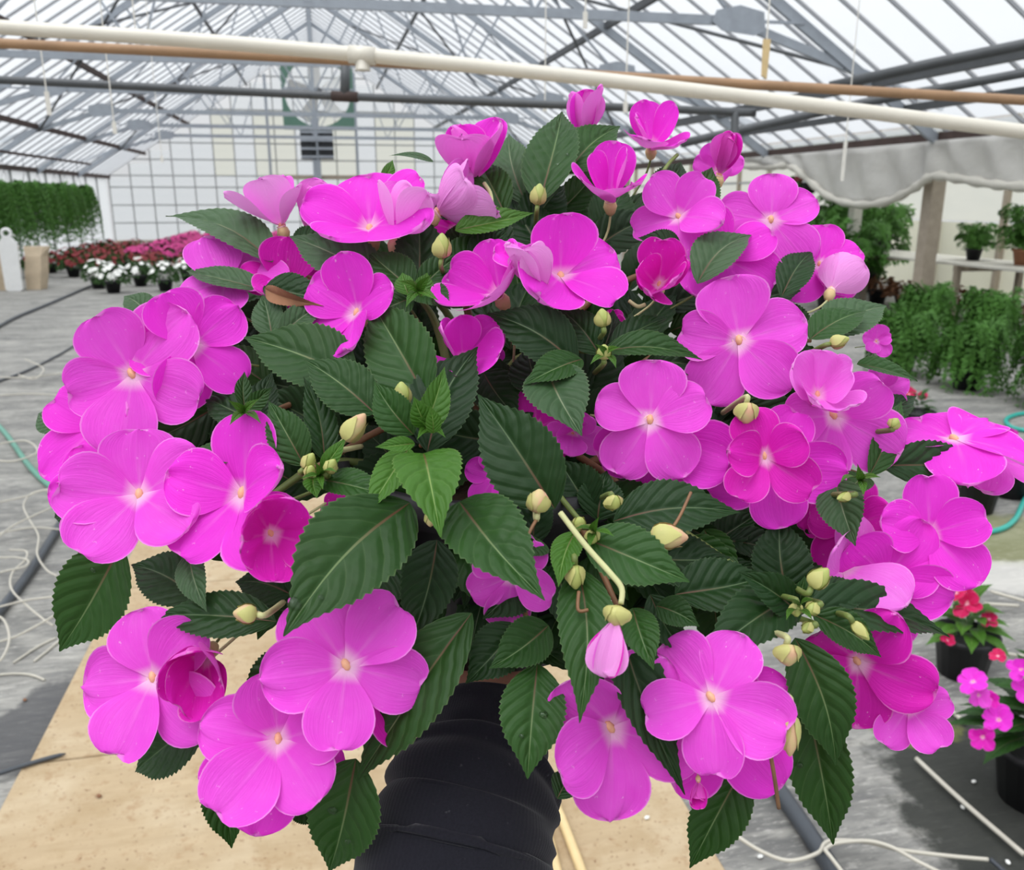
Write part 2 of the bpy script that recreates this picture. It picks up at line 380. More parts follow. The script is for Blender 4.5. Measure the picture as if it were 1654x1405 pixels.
# glazing bars and panes
STEP = 0.62; nb = int((Y1-Y0)/STEP)
L = math.hypot(EAVE, RIDGE_Z-EZ)
for sgn in (-1, 1):
    d = Vector((sgn*EAVE, 0, EZ-RIDGE_Z)).normalized(); nrm = Vector((sgn*(RIDGE_Z-EZ), 0, EAVE)).normalized()
    bm_ = MB(); bm_.bar((0, 0, 0), d*L, 0.024, 0.035, nrm).v; bar_me = bm_.mesh('glazing_bar', 'bar')
    b2 = MB(); h = nrm*0.004; a0 = nrm*0.03; y = Vector((0, STEP-0.03, 0)); o_ = Vector((0, 0.015, 0))
    p = [a0+o_, a0+o_+y, a0+o_+y+d*L, a0+o_+d*L]
    b2.add([q for q in p]+[q+h for q in p], [(3,2,1,0),(4,5,6,7),(0,1,5,4),(1,2,6,5),(2,3,7,6),(3,0,4,7)])
    pane_me = b2.mesh('roof_pane', 'roof_glass')
    for i in range(nb+1):
        yy = Y0+i*STEP
        link('glazing_bar', bar_me, ceiling, (0, yy, RIDGE_Z))
        if i < nb: link('roof_pane', pane_me, ceiling, (0, yy, RIDGE_Z))
MB().bar((0, Y0, RIDGE_Z), (0, Y1, RIDGE_Z), 0.16, 0.22).obj('ridge_beam', 'galv', ceiling)
for x, mt, w in ((-6.24, 'steel_brown', .09), (-4.6, 'steel_brown', .09), (-2.4, 'steel_dark', .06), (2.4, 'steel_dark', .06), (4.6, 'steel_dark', .08), (6.6, 'steel_dark', .10), (7.05, 'steel_dark', .07)):
    MB().bar((x, Y0, roofz(x)-0.09), (x, Y1, roofz(x)-0.09), w, w*1.2).obj('purlin', mt, ceiling)
MB().bar((EAVE, Y0, EZ-0.06), (EAVE, Y1, EZ-0.06), 0.12, 0.12).obj('eave_beam', 'steel_brown', ceiling)
MB().bar((-EAVE, Y0, EZ-0.06), (-EAVE, Y1, EZ-0.06), 0.12, 0.12).obj('eave_beam', 'steel_brown', ceiling)
# trusses
CH = 3.58
def truss_meshes():
    out = {}
    rl = MB().bar((-EAVE, 0, EZ-0.12), (0, 0, RIDGE_Z-0.16), 0.06, 0.12)
    rr = MB().bar((EAVE, 0, EZ-0.12), (0, 0, RIDGE_Z-0.16), 0.06, 0.12)
    out['rafter'] = [rl.mesh('rafter', 'galv'), rr.mesh('rafter', 'galv')]
    w = []
    for s in (-1, 1):
        w.append(MB().bar((s*4.78, 0.02, CH), (s*EAVE, 0.02, 2.72), 0.05, 0.10).mesh('tie', 'galv'))
        w.append(MB().bar((s*4.78, 0.03, CH), (s*3.3, 0.03, roofz(3.3)-0.15), 0.032).mesh('web', 'galv'))
        w.append(MB().bar((s*4.78, -0.03, CH), (s*5.6, -0.03, roofz(5.6)-0.12), 0.032).mesh('web', 'galv'))
        w.append(MB().bar((s*2.4, 0.03, CH), (s*3.3, 0.03, roofz(3.3)-0.15), 0.032).mesh('web', 'galv'))
        w.append(MB().bar((s*2.4, 0.03, CH), (s*1.5, 0.03, roofz(1.5)-0.15), 0.032).mesh('web', 'galv'))
        w.append(MB().bar((0, 0.03, CH), (s*1.5, 0.03, roofz(1.5)-0.15), 0.032).mesh('web', 'galv'))
    w.append(MB().bar((0, 0, CH), (0, 0, RIDGE_Z-0.2), 0.06).mesh('king_post', 'galv'))
    out['web'] = w
    gp = []
    for s in (-1, 1):
        m = MB(); pr = [(-.33, -.02), (-.2, -.11), (.2, -.15), (.33, -.1), (.3, .1), (0, .16), (-.28, .1)]
        m.add([(s*4.78+s*a, -0.05, CH+b) for a, b in pr]+[(s*4.78+s*a, -0.035, CH+b) for a, b in pr],
              [tuple(range(7)), tuple(range(13, 6, -1))]+[(i, (i+1) % 7, 7+(i+1) % 7, 7+i) for i in range(7)])
        gp.append(m.mesh('gusset_plate', 'galv'))
    out['gusset_plate'] = gp
    out['chord'] = MB().bar((-4.85, 0, CH), (4.85, 0, CH), 0.05, 0.10).mesh('roof_truss', 'galv')
    return out
tm = truss_meshes()
for yy in (10, 14.3, 18.6, 22.9, 27.2, 31.5):
    t = link('roof_truss', tm['chord'], ceiling, (0, yy, 0))
    for nm in ('rafter', 'web', 'gusset_plate'):
        for me in tm[nm]: link(me.name.split('.')[0], me, t)
# diagonal bracing rods in the roof plane
for (xa, ya, xb, yb) in ((1.2, 10, 6.2, 18.6), (6.2, 10, 1.2, 18.6), (1.2, 18.6, 6.2, 27.2), (6.2, 18.6, 1.2, 27.2), (-1.2, 14.3, -6.2, 22.9), (-6.2, 14.3, -1.2, 22.9), (-1.2, 22.9, -6.2, 31.5), (-6.2, 22.9, -1.2, 31.5)):
    MB().tube([(xa, ya, roofz(xa)-.2), (xb, yb, roofz(xb)-.2)], 0.025, 6).obj('brace_rod', 'steel_dark', ceiling)

# far gable wall
wb = struct('wall_back', 'far gable wall of white panes in a grey grid', None, (0, Y1, 0))
colw = 0.76; nx = 20
pm = MB().box((-colw/2+.02, -.006, 0), (colw/2-.02, .006, 1.0)).mesh('pane', 'gable_glass')
pmc = MB().box((-colw/2+.02, -.006, 0), (colw/2-.02, .006, 1.0)).mesh('pane', 'cream_sheet')
rows = [0.05, 0.70, 1.35, 2.0, 2.42, 3.0, 3.6, 4.2, 4.8, 5.4, 6.0, 6.6]
for i in range(nx):
    xc = -EAVE+colw*(i+0.5); top = roofz(max(abs(xc-colw/2), abs(xc+colw/2)))-0.05
    for a, b in zip(rows[:-1], rows[1:]):
        hgt = min(b, top)-a-0.03
        if hgt < 0.1: continue
        o = link('pane', pmc if (2.42 <= a < 4.6 and -3.6 < xc < 4.6 and (i % 3)) else pm, wb, (xc, 0, a+0.015)); o.scale = (1, 1, hgt)
    MB().bar((xc-colw/2, -0.03, 0), (xc-colw/2, -0.03, max(0.3, roofz(xc-colw/2)-.05)), 0.045).obj('mullion', 'mullion', wb)
for z in rows[1:]:
    hw = min(EAVE, (RIDGE_Z-z)/SLOPE)
    MB().bar((-hw, -0.04, z), (hw, -0.04, z), 0.05).obj('transom', 'mullion', wb)
for x in (-1.75, 1.55): MB().bar((x, -0.12, 0), (x, -0.12, roofz(x)-.1), 0.10).obj('column', 'galv', wb)
MB().bar((0, -0.25, 0), (0, -0.25, RIDGE_Z-.1), 0.30, 0.2, Vector((0, 1, 0))).obj('king_column', 'galv', wb)
MB().box((-1.75, -0.25, 2.3), (1.55, -0.05, 2.46)).obj('ledge', 'wood_post', wb)
MB().box((-EAVE, -0.1, 0), (EAVE, 0.05, 0.06)).obj('sill', 'wood_post', wb)

# side walls
wl_ = struct('wall_left', 'left side wall of glass behind the hanging ferns', None, (-EAVE, 0, 0))
me = MB().box((-.006, .03, .05), (.006, 1.47, EZ-.1)).mesh('side_pane', 'gable_glass'); mp_ = MB().bar((0, 0, 0), (0, 0, EZ-.05), .07).mesh('side_post', 'mullion')
for i in range(28):
    yy = -5+1.5*i
    if yy > Y1-1.4: break
    link('side_pane', me, wl_, (0, yy, 0)); link('side_post', mp_, wl_, (0, yy, 0))
wr = struct('wall_right', 'cream translucent sheet wall behind the right benches', None, (11.0, 0, 0))
me = MB().box((-.006, .03, 1.25), (.006, 1.57, 2.9)).mesh('wall_sheet', 'cream_sheet'); me2 = MB().box((-.006, .03, .02), (.006, 1.57, 1.22)).mesh('wall_sheet', 'cream')
mp_ = MB().bar((-.05, 0, 0), (-.05, 0, 2.9), .09).mesh('wall_post', 'wood_post')
for i in range(20):
    yy = 3+1.6*i
    link('wall_sheet', me, wr, (0, yy, 0)); link('wall_sheet', me2, wr, (0, yy, 0)); link('wall_post', mp_, wr, (0, yy, 0))
MB().bar((-.05, 3, 2.0), (-.05, 35, 2.0), .06).obj('wall_rail', 'mullion', wr)
MB().bar((-.05, 3, 2.88), (-.05, 35, 2.88), .1).obj('wall_rail', 'wood_post', wr)

me = MB().add([(EAVE+.06, .02, EZ), (11, .02, 2.9), (11, 1.58, 2.9), (EAVE+.06, 1.58, EZ), (EAVE+.06, .02, EZ+.006), (11, .02, 2.906), (11, 1.58, 2.906), (EAVE+.06, 1.58, EZ+.006)], [(3,2,1,0),(4,5,6,7),(0,1,5,4),(1,2,6,5),(2,3,7,6),(3,0,4,7)]).mesh('lean_to_pane', 'gable_glass')
mb_ = MB().bar((EAVE+.06, 0, EZ-.03), (11, 0, 2.87), .05).mesh('lean_to_bar', 'mullion')
for i in range(20):
    link('lean_to_pane', me, ceiling, (0, 3+1.6*i, 0)); link('lean_to_bar', mb_, ceiling, (0, 3+1.6*i, 0))
# right-hand row of posts under the eave
for (px, nm, lab, mt, w) in ((1497, 'timber_post', 'square weathered timber post right of the impatiens, under the rolled curtain', 'wood_post', .18),
                             (1376, 'timber_post', 'pale timber post under the sagging middle of the curtain', 'film_roll', .14)):
    b = PX(px, 400, 7.75 if px > 1400 else 7.85)
    tag(MB().bar((b.x, b.y, 0), (b.x, b.y, EZ-.02), w).obj(nm, mt), lab, 'post')
for yy in (17.5, 22, 26.5, 31): tag(MB().bar((7.75, yy, 0), (7.75, yy, EZ-.14), .12).obj('timber_post', 'wood_post'), 'slim timber post far along the right eave', 'post', 'far posts under the right eave')

# plastic curtain hung along the right eave with a rolled hem
CX = 7.5
hem = [(1130, 262), (1195, 268), (1245, 270), (1275, 268), (1300, 285), (1335, 315), (1378, 330), (1430, 326), (1475, 305), (1505, 285), (1545, 288), (1600, 297), (1660, 302), (1800, 310)]
hp = spline([PX(x, y, CX) for x, y in hem], 6)
v, f = [], []
for i, p in enumerate(hp):
    for j in range(9):
        t = j/8; z = p.z+(EZ-0.1-p.z)*t
        wob = 0.07*math.sin(i*0.9+2.5*t)*math.sin(math.pi*t)+0.05*noise.noise(Vector((p.y*1.3, z*3, 0)))
        v.append((CX+wob*(1-0.2*t), p.y, z))
for i in range(len(hp)-1):
    for j in range(8): a = i*9+j; f.append((a, a+9, a+10, a+1))
cur = tag(link('plastic_curtain', None), 'grey translucent plastic curtain with rolled hem along the right eave', 'curtain')
sheet = link('film_sheet', mesh('film_sheet', v, f, 'film'), cur)
so = sheet.modifiers.new('thickness', 'SOLIDIFY'); so.thickness = 0.006
MB().tube([Vector((CX, p.y, p.z)) for p in hp], [0.055+0.012*math.sin(i*1.7) for i in range(len(hp))], 10).obj('rolled_hem', 'film_roll', cur, smooth=True)

# ------------------------------------------------------------------ overhead pipes
def pipe(pts, r, mt, name, label, n=12, cat='pipe'):
    return tag(MB().tube(pts, r, n).obj(name, mt, smooth=True), label, cat)
o = tag(link('drain_pipe', None), 'long white plastic pipe slanting across the whole top of the photo', 'pipe')
pw = spline([P(-1100, -28, 3.3), P(-260, 27, 3.3), P(0, 44, 3.3), P(400, 72, 3.3), P(820, 112, 3.3), P(1200, 156, 3.3), P(1600, 206, 3.3), P(1900, 244, 3.3), P(2600, 332, 3.3)], 6)
MB().tube(pw, 0.027, 16).obj('pipe_run', 'pvc', o, smooth=True)
pt = P(585, 89, 3.3)
dirp = (P(640, 94, 3.3)-P(540, 85, 3.3)).normalized()
MB().tube([pt-dirp*0.05, pt+dirp*0.05], 0.033, 16).obj('tee_fitting', 'pvc', o, smooth=True)
MB().tube([pt, pt+Vector((0, 0, -0.05)), pt+Vector((0, 0, -0.055))], [0.026, 0.028, 0.033], 14).obj('tee_outlet', 'pvc', o, smooth=True)
for k in (600, 1190): 
    q = P(k+410, 130 if k == 600 else 205, 3.3)
pipe([P(-1100, 12, 3.75), P(0, 70, 3.75), P(560, 97, 3.75), P(1100, 130, 3.75), P(1654, 162, 3.75), P(2600, 214, 3.75)], 0.021, 'cane', 'brown_pole', 'slim brown pole running close under the white pipe', cat='pole')
o = tag(link('steel_pipe', None), 'dark grey steel pipe with a downturned right end behind the flowers', 'pipe')
MB().tube(spline([P(-1000, 84, 4.6), P(0, 129, 4.6), P(560, 156, 4.6), P(1170, 180, 4.6), P(1186, 183, 4.6), P(1187, 198, 4.6), P(1187, 262, 4.6)], 5), 0.021, 12).obj('pipe_run', 'steel_dark', o, smooth=True)
q = P(557, 156, 4.6); dq = (P(657, 160, 4.6)-q).normalized()
MB().tube([q-dq*.07, q+dq*.07], .027, 12).obj('cross_fitting', 'steel_brown', o, smooth=True)
MB().tube([q, P(558, 92, 4.6)], .026, 12).obj('riser', 'steel_dark', o, smooth=True)
pipe([P(1100, 232, 6.2), P(1187, 212, 6.2), P(1400, 165, 6.0), P(1654, 118, 5.6), P(1850, 90, 5.3)], 0.030, 'steel_dark', 'steel_tube', 'dark steel tube rising to the right edge below the rafters')
pipe([P(1340, 140, 6.2), P(1500, 104, 5.9), P(1654, 72, 5.6), P(1850, 35, 5.2)], 0.036, 'steel_dark', 'steel_tube', 'thicker dark steel tube at the upper right corner')

# strings hanging from the roof, some with a tag at the end
def hang(px, py, d, label, tagh=0.0, r=0.0035):
    b = P(px, py, d); o = tag(link('hanging_string', None, None, b), label, 'string', 'white strings hanging from the roof' if 'thin white' in label else None)
    MB().tube([(0, 0, tagh), (0, 0, roofz(b.x)-.05-b.z)], r, 6).obj('cord', 'string', o)
    if tagh: MB().box((-.010, -.005, 0), (.010, .005, tagh)).obj('clip', 'string', o)
    return o
hang(80, 186, 4.3, 'thin white string with a small clip hanging from the roof, leftmost', 0.11)
hang(186, 216, 4.6, 'thin white string with a small clip hanging from the roof, second from left', 0.06)
hang(222, 78, 3.9, 'thin white string with a small clip hanging from the roof, third from left', 0.07)
hang(1010, 182, 4.2, 'thin white string with a small clip hanging from the roof, seventh from left', 0.05)
hang(1360, 292, 5.6, 'thin white string with a small clip hanging from the roof, rightmost', 0.24)
hang(945, 46, 4.0, 'thin white string with a small clip hanging from the roof, sixth from left', 0.07)
hang(880, 180, 4.8, 'thin white string with a small clip hanging from the roof, fifth from left', 0.05)
hang(262, 262, 7, 'thin white string with a small clip hanging from the roof, fourth from left', 0.05)
o = hang(1234, 128, 4.0, 'string with a long wooden peg hanging above the upper right flowers', 0.0)
MB().add([(-.016, -.008, .17), (.016, -.008, .17), (.010, -.008, 0), (-.012, -.008, .015), (-.016, .008, .17), (.016, .008, .17), (.010, .008, 0), (-.012, .008, .015)],
         [(3, 2, 1, 0), (4, 5, 6, 7), (0, 1, 5, 4), (1, 2, 6, 5), (2, 3, 7, 6), (3, 0, 4, 7)]).obj('peg', 'lath', o)

# ------------------------------------------------------------------ fan and louvres on the far gable
fc = PY(513, 150, 33.0)
o = tag(link('exhaust_fan', None, None, fc), 'large green framed fan with pale blades high on the far gable', 'fan')
S, RR = 1.22, 1.12
v, f = [], []
N = 32
for k, yy in ((0, -.12), (1, .12)):
    for i in range(N):
        a = 2*math.pi*i/N; v.append((RR*math.cos(a), yy, RR*math.sin(a)))
    for i in range(N):
        a = 2*math.pi*i/N; m_ = max(abs(math.cos(a)), abs(math.sin(a))); v.append((S*math.cos(a)/m_, yy, S*math.sin(a)/m_))
for i in range(N):
    j = (i+1) % N
    f += [(i, j, N+j, N+i), (2*N+i, 3*N+i, 3*N+j, 2*N+j), (i, 2*N+i, 2*N+j, j), (N+i, N+j, 3*N+j, 3*N+i)]
link('housing', mesh('housing', v, f, 'fan_green', False), o)
for k in range(5):
    a = 2*math.pi*k/5+0.5; m = MB(); c_, s_ = math.cos(a), math.sin(a)
    pr = [(.12, -.08), (.5, -.22), (1.0, -.30), (1.05, .12), (.5, .16), (.12, .08)]
    vv = [(x*c_-y*s_, (.10*y/.3), x*s_+y*c_) for x, y in pr]
    m.add(vv+[(x, y+.015, z) for x, y, z in vv], [tuple(range(6)), tuple(range(11, 5, -1))]+[(i, (i+1) % 6, 6+(i+1) % 6, 6+i) for i in range(6)])
    m.obj('blade', 'fan_blade', o)
MB().tube([(0, -.3, 0), (0, .1, 0)], .16, 16).obj('motor', 'steel_dark', o, smooth=True)
MB().bar((-1.2, -.2, .1), (1.2, -.2, .1), .06).obj('motor_bracket', 'galv', o)
for sg in (-1, 1): MB().bar((sg*.9, 0, 1.2), (sg*.9, 0, roofz(fc.x+sg*.9)-fc.z), .05).obj('hanger', 'galv', o)
for (px, lab) in ((498, 'black louvre vent left of the column below the fan'), (526, 'black louvre vent right of the column below the fan')):
    c_ = PY(px, 233, Y1-.35)
    o = tag(link('louvre_vent', None, None, c_), lab, 'vent')
    MB().box((-.29, 0, -.55), (.29, .06, .55)).obj('backing', 'louvre', o)
    for k in range(4): MB().box((-.29, -.05, -.50+k*.30), (.29, 0, -.41+k*.30)).obj('slat', 'galv', o)

# ------------------------------------------------------------------ ground: plywood walkway, pipes, wires
c1, c2 = G(0, 1240), G(215, 955); c3 = G(1085, 1290)
XL, XR = (c1.x+c2.x)/2, c3.x+0.02
ys = G(120, 1233).y
for k, (a, b, lab) in enumerate(((ys-1.22, ys, 'nearest tan plywood sheet under the sleeve at the bottom edge'), (ys, ys+1.22, 'tan plywood sheet below the left flowers, second from the camera'),
                                 (ys+1.22, ys+2.44, 'tan plywood sheet farthest along the walkway behind the plant'))):
    dx = (0.0, 0.015, -0.01)[k]; dz = .001*k
    m = MB(); m.box((XL+dx, a+.003, .001), (XR+dx, b-.003, .018+dz))
    o = tag(m.obj('plywood_sheet', 'plywood'), lab, 'board')
    bv = o.modifiers.new('edge', 'BEVEL'); bv.width = .003; bv.segments = 1
for (pa, pb, lab) in (((872, 1240), (948, 1430), 'pale bamboo lath beside the sleeve, right one of the pair'), ((856, 1250), (905, 1430), 'pale bamboo lath beside the sleeve, left one of the pair')):
    a, b = G(*pa, .032), G(*pb, .032)
    tag(MB().tube(spline([a, a.lerp(b, .5)+Vector((.004, 0, 0)), b], 4), .013, 8).obj('bamboo_lath', 'lath', smooth=True), lab, 'stick')
a, b = G(-40, 1262, .028), G(106, 1217, .028)
tag(MB().tube(spline([a, a.lerp(b, .6)+Vector((0, .006, 0)), b], 4), [.007]*7+[.006, .002], 8).obj('twig', 'black_pipe', smooth=True), 'thin dark twig lying on the plywood at the left edge', 'twig')
def floor_line(px, r, mt, name, label, cat, k=6, group=None, z=None):
    pts = spline([G(x, y, (z if z is not None else r+.001)) for x, y in px], k)
    return tag(MB().tube(pts, r, 8).obj(name, mt, smooth=True), label, cat, group)
floor_line([(1150, 1150), (1212, 1212), (1275, 1300), (1345, 1405), (1400, 1490)], .024, 'black_pipe', 'irrigation_pipe', 'black pipe on the floor at the lower right beside the board', 'pipe')
floor_line([(-20, 1010), (40, 935), (95, 850), (120, 800), (160, 745)], .020, 'black_pipe', 'irrigation_pipe', 'dark blue grey pipe on the floor under the left wire tangle', 'pipe')
floor_line([(-60, 640), (0, 690), (50, 756), (96, 798)], .017, 'green_hose', 'garden_hose', 'dull green hose curving in from the left edge', 'hose')
LW = [[(-20, 865), (30, 855), (62, 852), (105, 856), (130, 858)], [(95, 788), (55, 795), (38, 815), (48, 840), (62, 865), (60, 895), (75, 920), (92, 930)],
      [(15, 888), (42, 890), (40, 905), (20, 925), (18, 950), (40, 975), (70, 1000), (85, 1010)], [(-20, 930), (10, 922), (40, 915), (45, 905), (25, 900), (0, 900), (-20, 895)],
      [(-20, 985), (40, 970), (75, 965), (100, 962)], [(-20, 1040), (20, 1030), (60, 1010), (95, 990)], [(-20, 990), (5, 1000), (15, 1030), (5, 1060), (-15, 1080)],
      [(22, 1070), (60, 1045), (90, 1030)], [(55, 1068), (80, 1048), (95, 1035)], [(-20, 880), (20, 850), (60, 830), (110, 805), (75, 792), (40, 802), (-20, 815)],
      [(-20, 1092), (20, 1088), (50, 1090), (72, 1098)]]
for i, w in enumerate(LW): floor_line(w, .0042, 'wire', 'drip_tubing', 'white drip tubing in the tangle on the floor at left', 'tubing', group='white tubing tangle at left', z=.006 if i in (7, 8, 10) else .045+.006*i)
floor_line([(-30, 545), (20, 515), (80, 490), (150, 460)], .022, 'black_pipe', 'irrigation_pipe', 'thin dark line of pipe on the grey floor towards the white flowers', 'pipe')
floor_line([(-30, 625), (40, 600), (100, 570), (140, 545)], .012, 'black_pipe', 'irrigation_pipe', 'thin dark pipe on the grey floor left of the upper left flowers', 'pipe')
for i, w in enumerate([[(-20, 608), (40, 610), (90, 604), (130, 600)], [(-20, 640), (50, 636), (120, 640)], [(-20, 720), (40, 712), (60, 730), (20, 745), (-20, 740)], [(40, 580), (70, 595), (55, 612), (30, 605)]]):
    floor_line(w, .006, 'wire', 'drip_tubing', 'white drip tubing strewn farther back on the left floor', 'tubing', group='white tubing farther back at left', z=.052+.014*i)
for i, w in enumerate([[(1190, 1350), (1230, 1375), (1275, 1390), (1320, 1378), (1332, 1362), (1350, 1357), (1400, 1360), (1450, 1372), (1530, 1382), (1596, 1388)],
          [(1332, 1372), (1350, 1362), (1400, 1358), (1440, 1368), (1480, 1390), (1520, 1410)], [(1332, 1372), (1345, 1388), (1362, 1410)]]):
    floor_line(w, .0050, 'wire', 'drip_tubing', ('longest pale drip tube lying on the floor at the lower right', 'pale drip tube crossing above the longest one at the lower right', 'short pale drip tube leaving the bottom edge at the lower right')[i], 'tubing', group='pale tubing at lower right', z=.054+.011*i)
floor_line([(1600, 1388), (1625, 1410)], .006, 'black_pipe', 'drip_stake', 'short black stake at the end of the lower right tubing', 'stake', z=.03)
floor_line([(1560, 862), (1612, 856), (1640, 838), (1660, 800), (1700, 760)], .014, 'teal', 'garden_hose', 'teal hose bending round the black pots at the right edge', 'hose')
floor_line([(1700, 668), (1650, 668), (1625, 678), (1640, 692), (1700, 700)], .016, 'teal', 'garden_hose', 'teal hose loop at the right edge above the dark pots', 'hose')
for i, w in enumerate([[(1520, 1135), (1560, 1168)], [(1480, 1225), (1550, 1290), (1654, 1380)], [(1590, 975), (1645, 978)], [(1600, 955), (1660, 972)], [(1560, 1020), (1600, 1050), (1660, 1060)]]):
    floor_line(w, .007, 'wire', 'drip_tubing', 'straight piece of pale tubing on the floor right of the plant', 'tubing', group='pale tubing right of the plant', z=.012+.012*i)
rnd = random.Random(4)
for i, (x, y) in enumerate([(1487, 1212), (1573, 1262), (1555, 1303), (1045, 1320), (1228, 1383), (1628, 1392), (205, 1190), (160, 1285), (40, 1130)]):
    z0 = .02 if i in (3, 6, 7) else .002
    p = G(x, y, z0+.004); m = MB(); m.ell((0, 0, 0), .009, .006, .004, 8, 5)
    o = m.obj('fallen_petal' if i < 6 else 'dry_leaf_bit', 'bl_white' if i < 6 else 'leaf_brown', None, p, True); o.rotation_euler.z = rnd.uniform(0, 3)
    tag(o, 'pale fallen petal on the ground right of the sleeve' if i < 6 else 'brown scrap of dry leaf on the ground at lower left', 'petal' if i < 6 else 'scrap', 'fallen petals' if i < 6 else 'dry scraps')

# tall white tag and paper bundle far left
b = G(24, 470)
o = tag(link('white_tag', None, None, b), 'tall white rounded tag with a hole at the top, at the left edge', 'tag')
m = MB(); pr = [(-.14, .03), (-.10, 0), (.10, 0), (.14, .03), (.155, .84), (.10, .92), (.055, .98), (-.055, .98), (-.10, .92), (-.155, .84)]
m.add([(x, -.03, z) for x, z in pr]+[(x, .03, z) for x, z in pr], [tuple(range(10)), tuple(range(19, 9, -1))]+[(i, (i+1) % 10, 10+(i+1) % 10, 10+i) for i in range(10)])
m.obj('plate', 'white', o)
ring = MB(); ring.tube([(.075*math.cos(a), 0, 1.02+.075*math.sin(a)) for a in [2*math.pi*i/16 for i in range(17)]], .028, 8).obj('eyelet', 'white', o, smooth=True)
for x0, lab in ((.30, 'folded brown paper sack right of the white tag'), (-.22, 'brown paper sack left of the white tag')):
    m = MB(); v = []
    for z, w, d in ((0, .15, .1), (.3, .17, .1), (.6, .16, .08), (.78, .20, .03)):
        v += [(-w+.1*z, -d, z), (w*.6+.12*z, -d*1.2, z), (w+.15*z, d, z), (-w*.7+.1*z, d, z)]
    f = [(0, 1, 2, 3)[::-1], (12, 13, 14, 15)]
    for i in range(3):
        for j in range(4): a, c_ = 4*i+j, 4*i+(j+1) % 4; f.append((a, c_, c_+4, a+4))
    m.add(v, f); oo = m.obj('paper_sack', 'kraft', None, b+Vector((x0, .25, 0))); tag(oo, lab, 'sack')

# ------------------------------------------------------------------ background plants
rp = random.Random(7)
def bush_mesh(nleaf, rad, hgt, lf, mat, seed, zc=0.0):
    r = random.Random(seed); m = MB()
    for i in range(nleaf):
        a = r.uniform(0, 6.283); e = math.asin(r.uniform(-.15, 1)); k = r.uniform(.55, 1)
        c = Vector((math.cos(a)*math.cos(e)*rad*k, math.sin(a)*math.cos(e)*rad*k, zc+math.sin(e)*hgt*k))
        out = Vector((math.cos(a), math.sin(a), r.uniform(-.5, .6))).normalized(); sd = out.cross(Vector((0, 0, 1))).normalized()
        up = sd.cross(out); l = lf*r.uniform(.7, 1.3); w = l*.26
        m.add([c, c+out*l*.45+sd*w+up*.02, c+out*l-up*l*.2, c+out*l*.45-sd*w+up*.02, c+out*l*.45-up*.012],
              [(0, 1, 4), (1, 2, 4), (2, 3, 4), (3, 0, 4)])
    return m.mesh('foliage', mat, False)
def bloom_mesh(n, rad, hgt, s, mat, seed, zc=0.0):
    r = random.Random(seed); m = MB()
    for i in range(n):
        a = r.uniform(0, 6.283); e = math.asin(r.uniform(.1, 1))
        nrm = Vector((math.cos(a)*math.cos(e), math.sin(a)*math.cos(e), math.sin(e)+.2)).normalized()
        c = Vector((math.cos(a)*math.cos(e)*rad, math.sin(a)*math.cos(e)*rad, zc+math.sin(e)*hgt+.02))
        x = nrm.orthogonal().normalized(); y = nrm.cross(x); ss = s*r.uniform(.7, 1.2)
        for k in range(5):
            b = 2*math.pi*k/5+i; d = x*math.cos(b)+y*math.sin(b); t = nrm.cross(d)
            m.add([c, c+d*ss*.6+t*ss*.42+nrm*ss*.12, c+d*ss+nrm*ss*.05, c+d*ss*.6-t*ss*.42+nrm*ss*.12], [(0, 1, 2, 3)])
    return m.mesh('blossoms', mat, False)
def pot_mesh(r1, r2, h, mat='pot'): return MB().lathe([(r1, 0), (r2*.97, h*.86), (r2*1.06, h*.86), (r2*1.06, h), (r2*.96, h), (r2*.93, h*.9), (.001, h*.9)], 18).mesh('pot', mat, True)
pot_s = pot_mesh(.10, .14, .20)
def bed(name, label, group, spots, blossom, nb, bs, rad=.28, h=.24, cat='flower'):
    fms = [bush_mesh(150, rad, h, .09, 'bed_leaf', 30+k, .2) for k in range(3)]
    bms = [bloom_mesh(nb, rad*1.02, h*1.05, bs, blossom, 60+k, .22) for k in range(3)]
    for i, (x, y) in enumerate(spots):
        o = tag(link(name, None, None, (x, y, 0)), label if isinstance(label, str) else label[i], cat, group); o.rotation_euler.z = rp.uniform(0, 6)
        link('pot', pot_s, o); link('foliage', fms[i % 3], o); link('blossoms', bms[i % 3], o)
red = [(-5.95+.74*i+rp.uniform(-.03, .03), 20.4+1.15*j+rp.uniform(-.15, .15)) for j in range(7) for i in range(4) if i < 2 or j < 2]
bed('red_bedding_plant', 'red flowering potted plant in the far left bed below the ferns', 'red potted flowers in the far bed', red, 'bl_red', 42, .055)
pink = [(-4.45+.74*i+rp.uniform(-.03, .03), 23.0+1.3*j+rp.uniform(-.2, .2)) for j in range(9) for i in range(5)]
bed('pink_bedding_plant', 'deep pink flowering potted plant in the far bed before the gable', 'pink potted flowers in the far bed', pink, 'bl_pink', 90, .060)
bed('orange_bedding_plant', 'orange red flowering potted plant just behind the white flowers', 'orange red potted flowers', [(-3.6+.75*i, 19.6+.2*(i % 2)) for i in range(5)], 'bl_red', 40, .05)
wh = [tuple(G(x, y).xy) for x, y in ((160, 466), (184, 473), (228, 462), (268, 470), (306, 460), (336, 470))]
bed('white_bedding_plant', [w+' white flowering plant in a black pot on the left floor' for w in ('leftmost', 'second from left', 'third from left', 'fourth from left', 'fifth from left', 'rightmost')], 'white flowers in black pots', wh, 'bl_white', 26, .065, .26, .28)

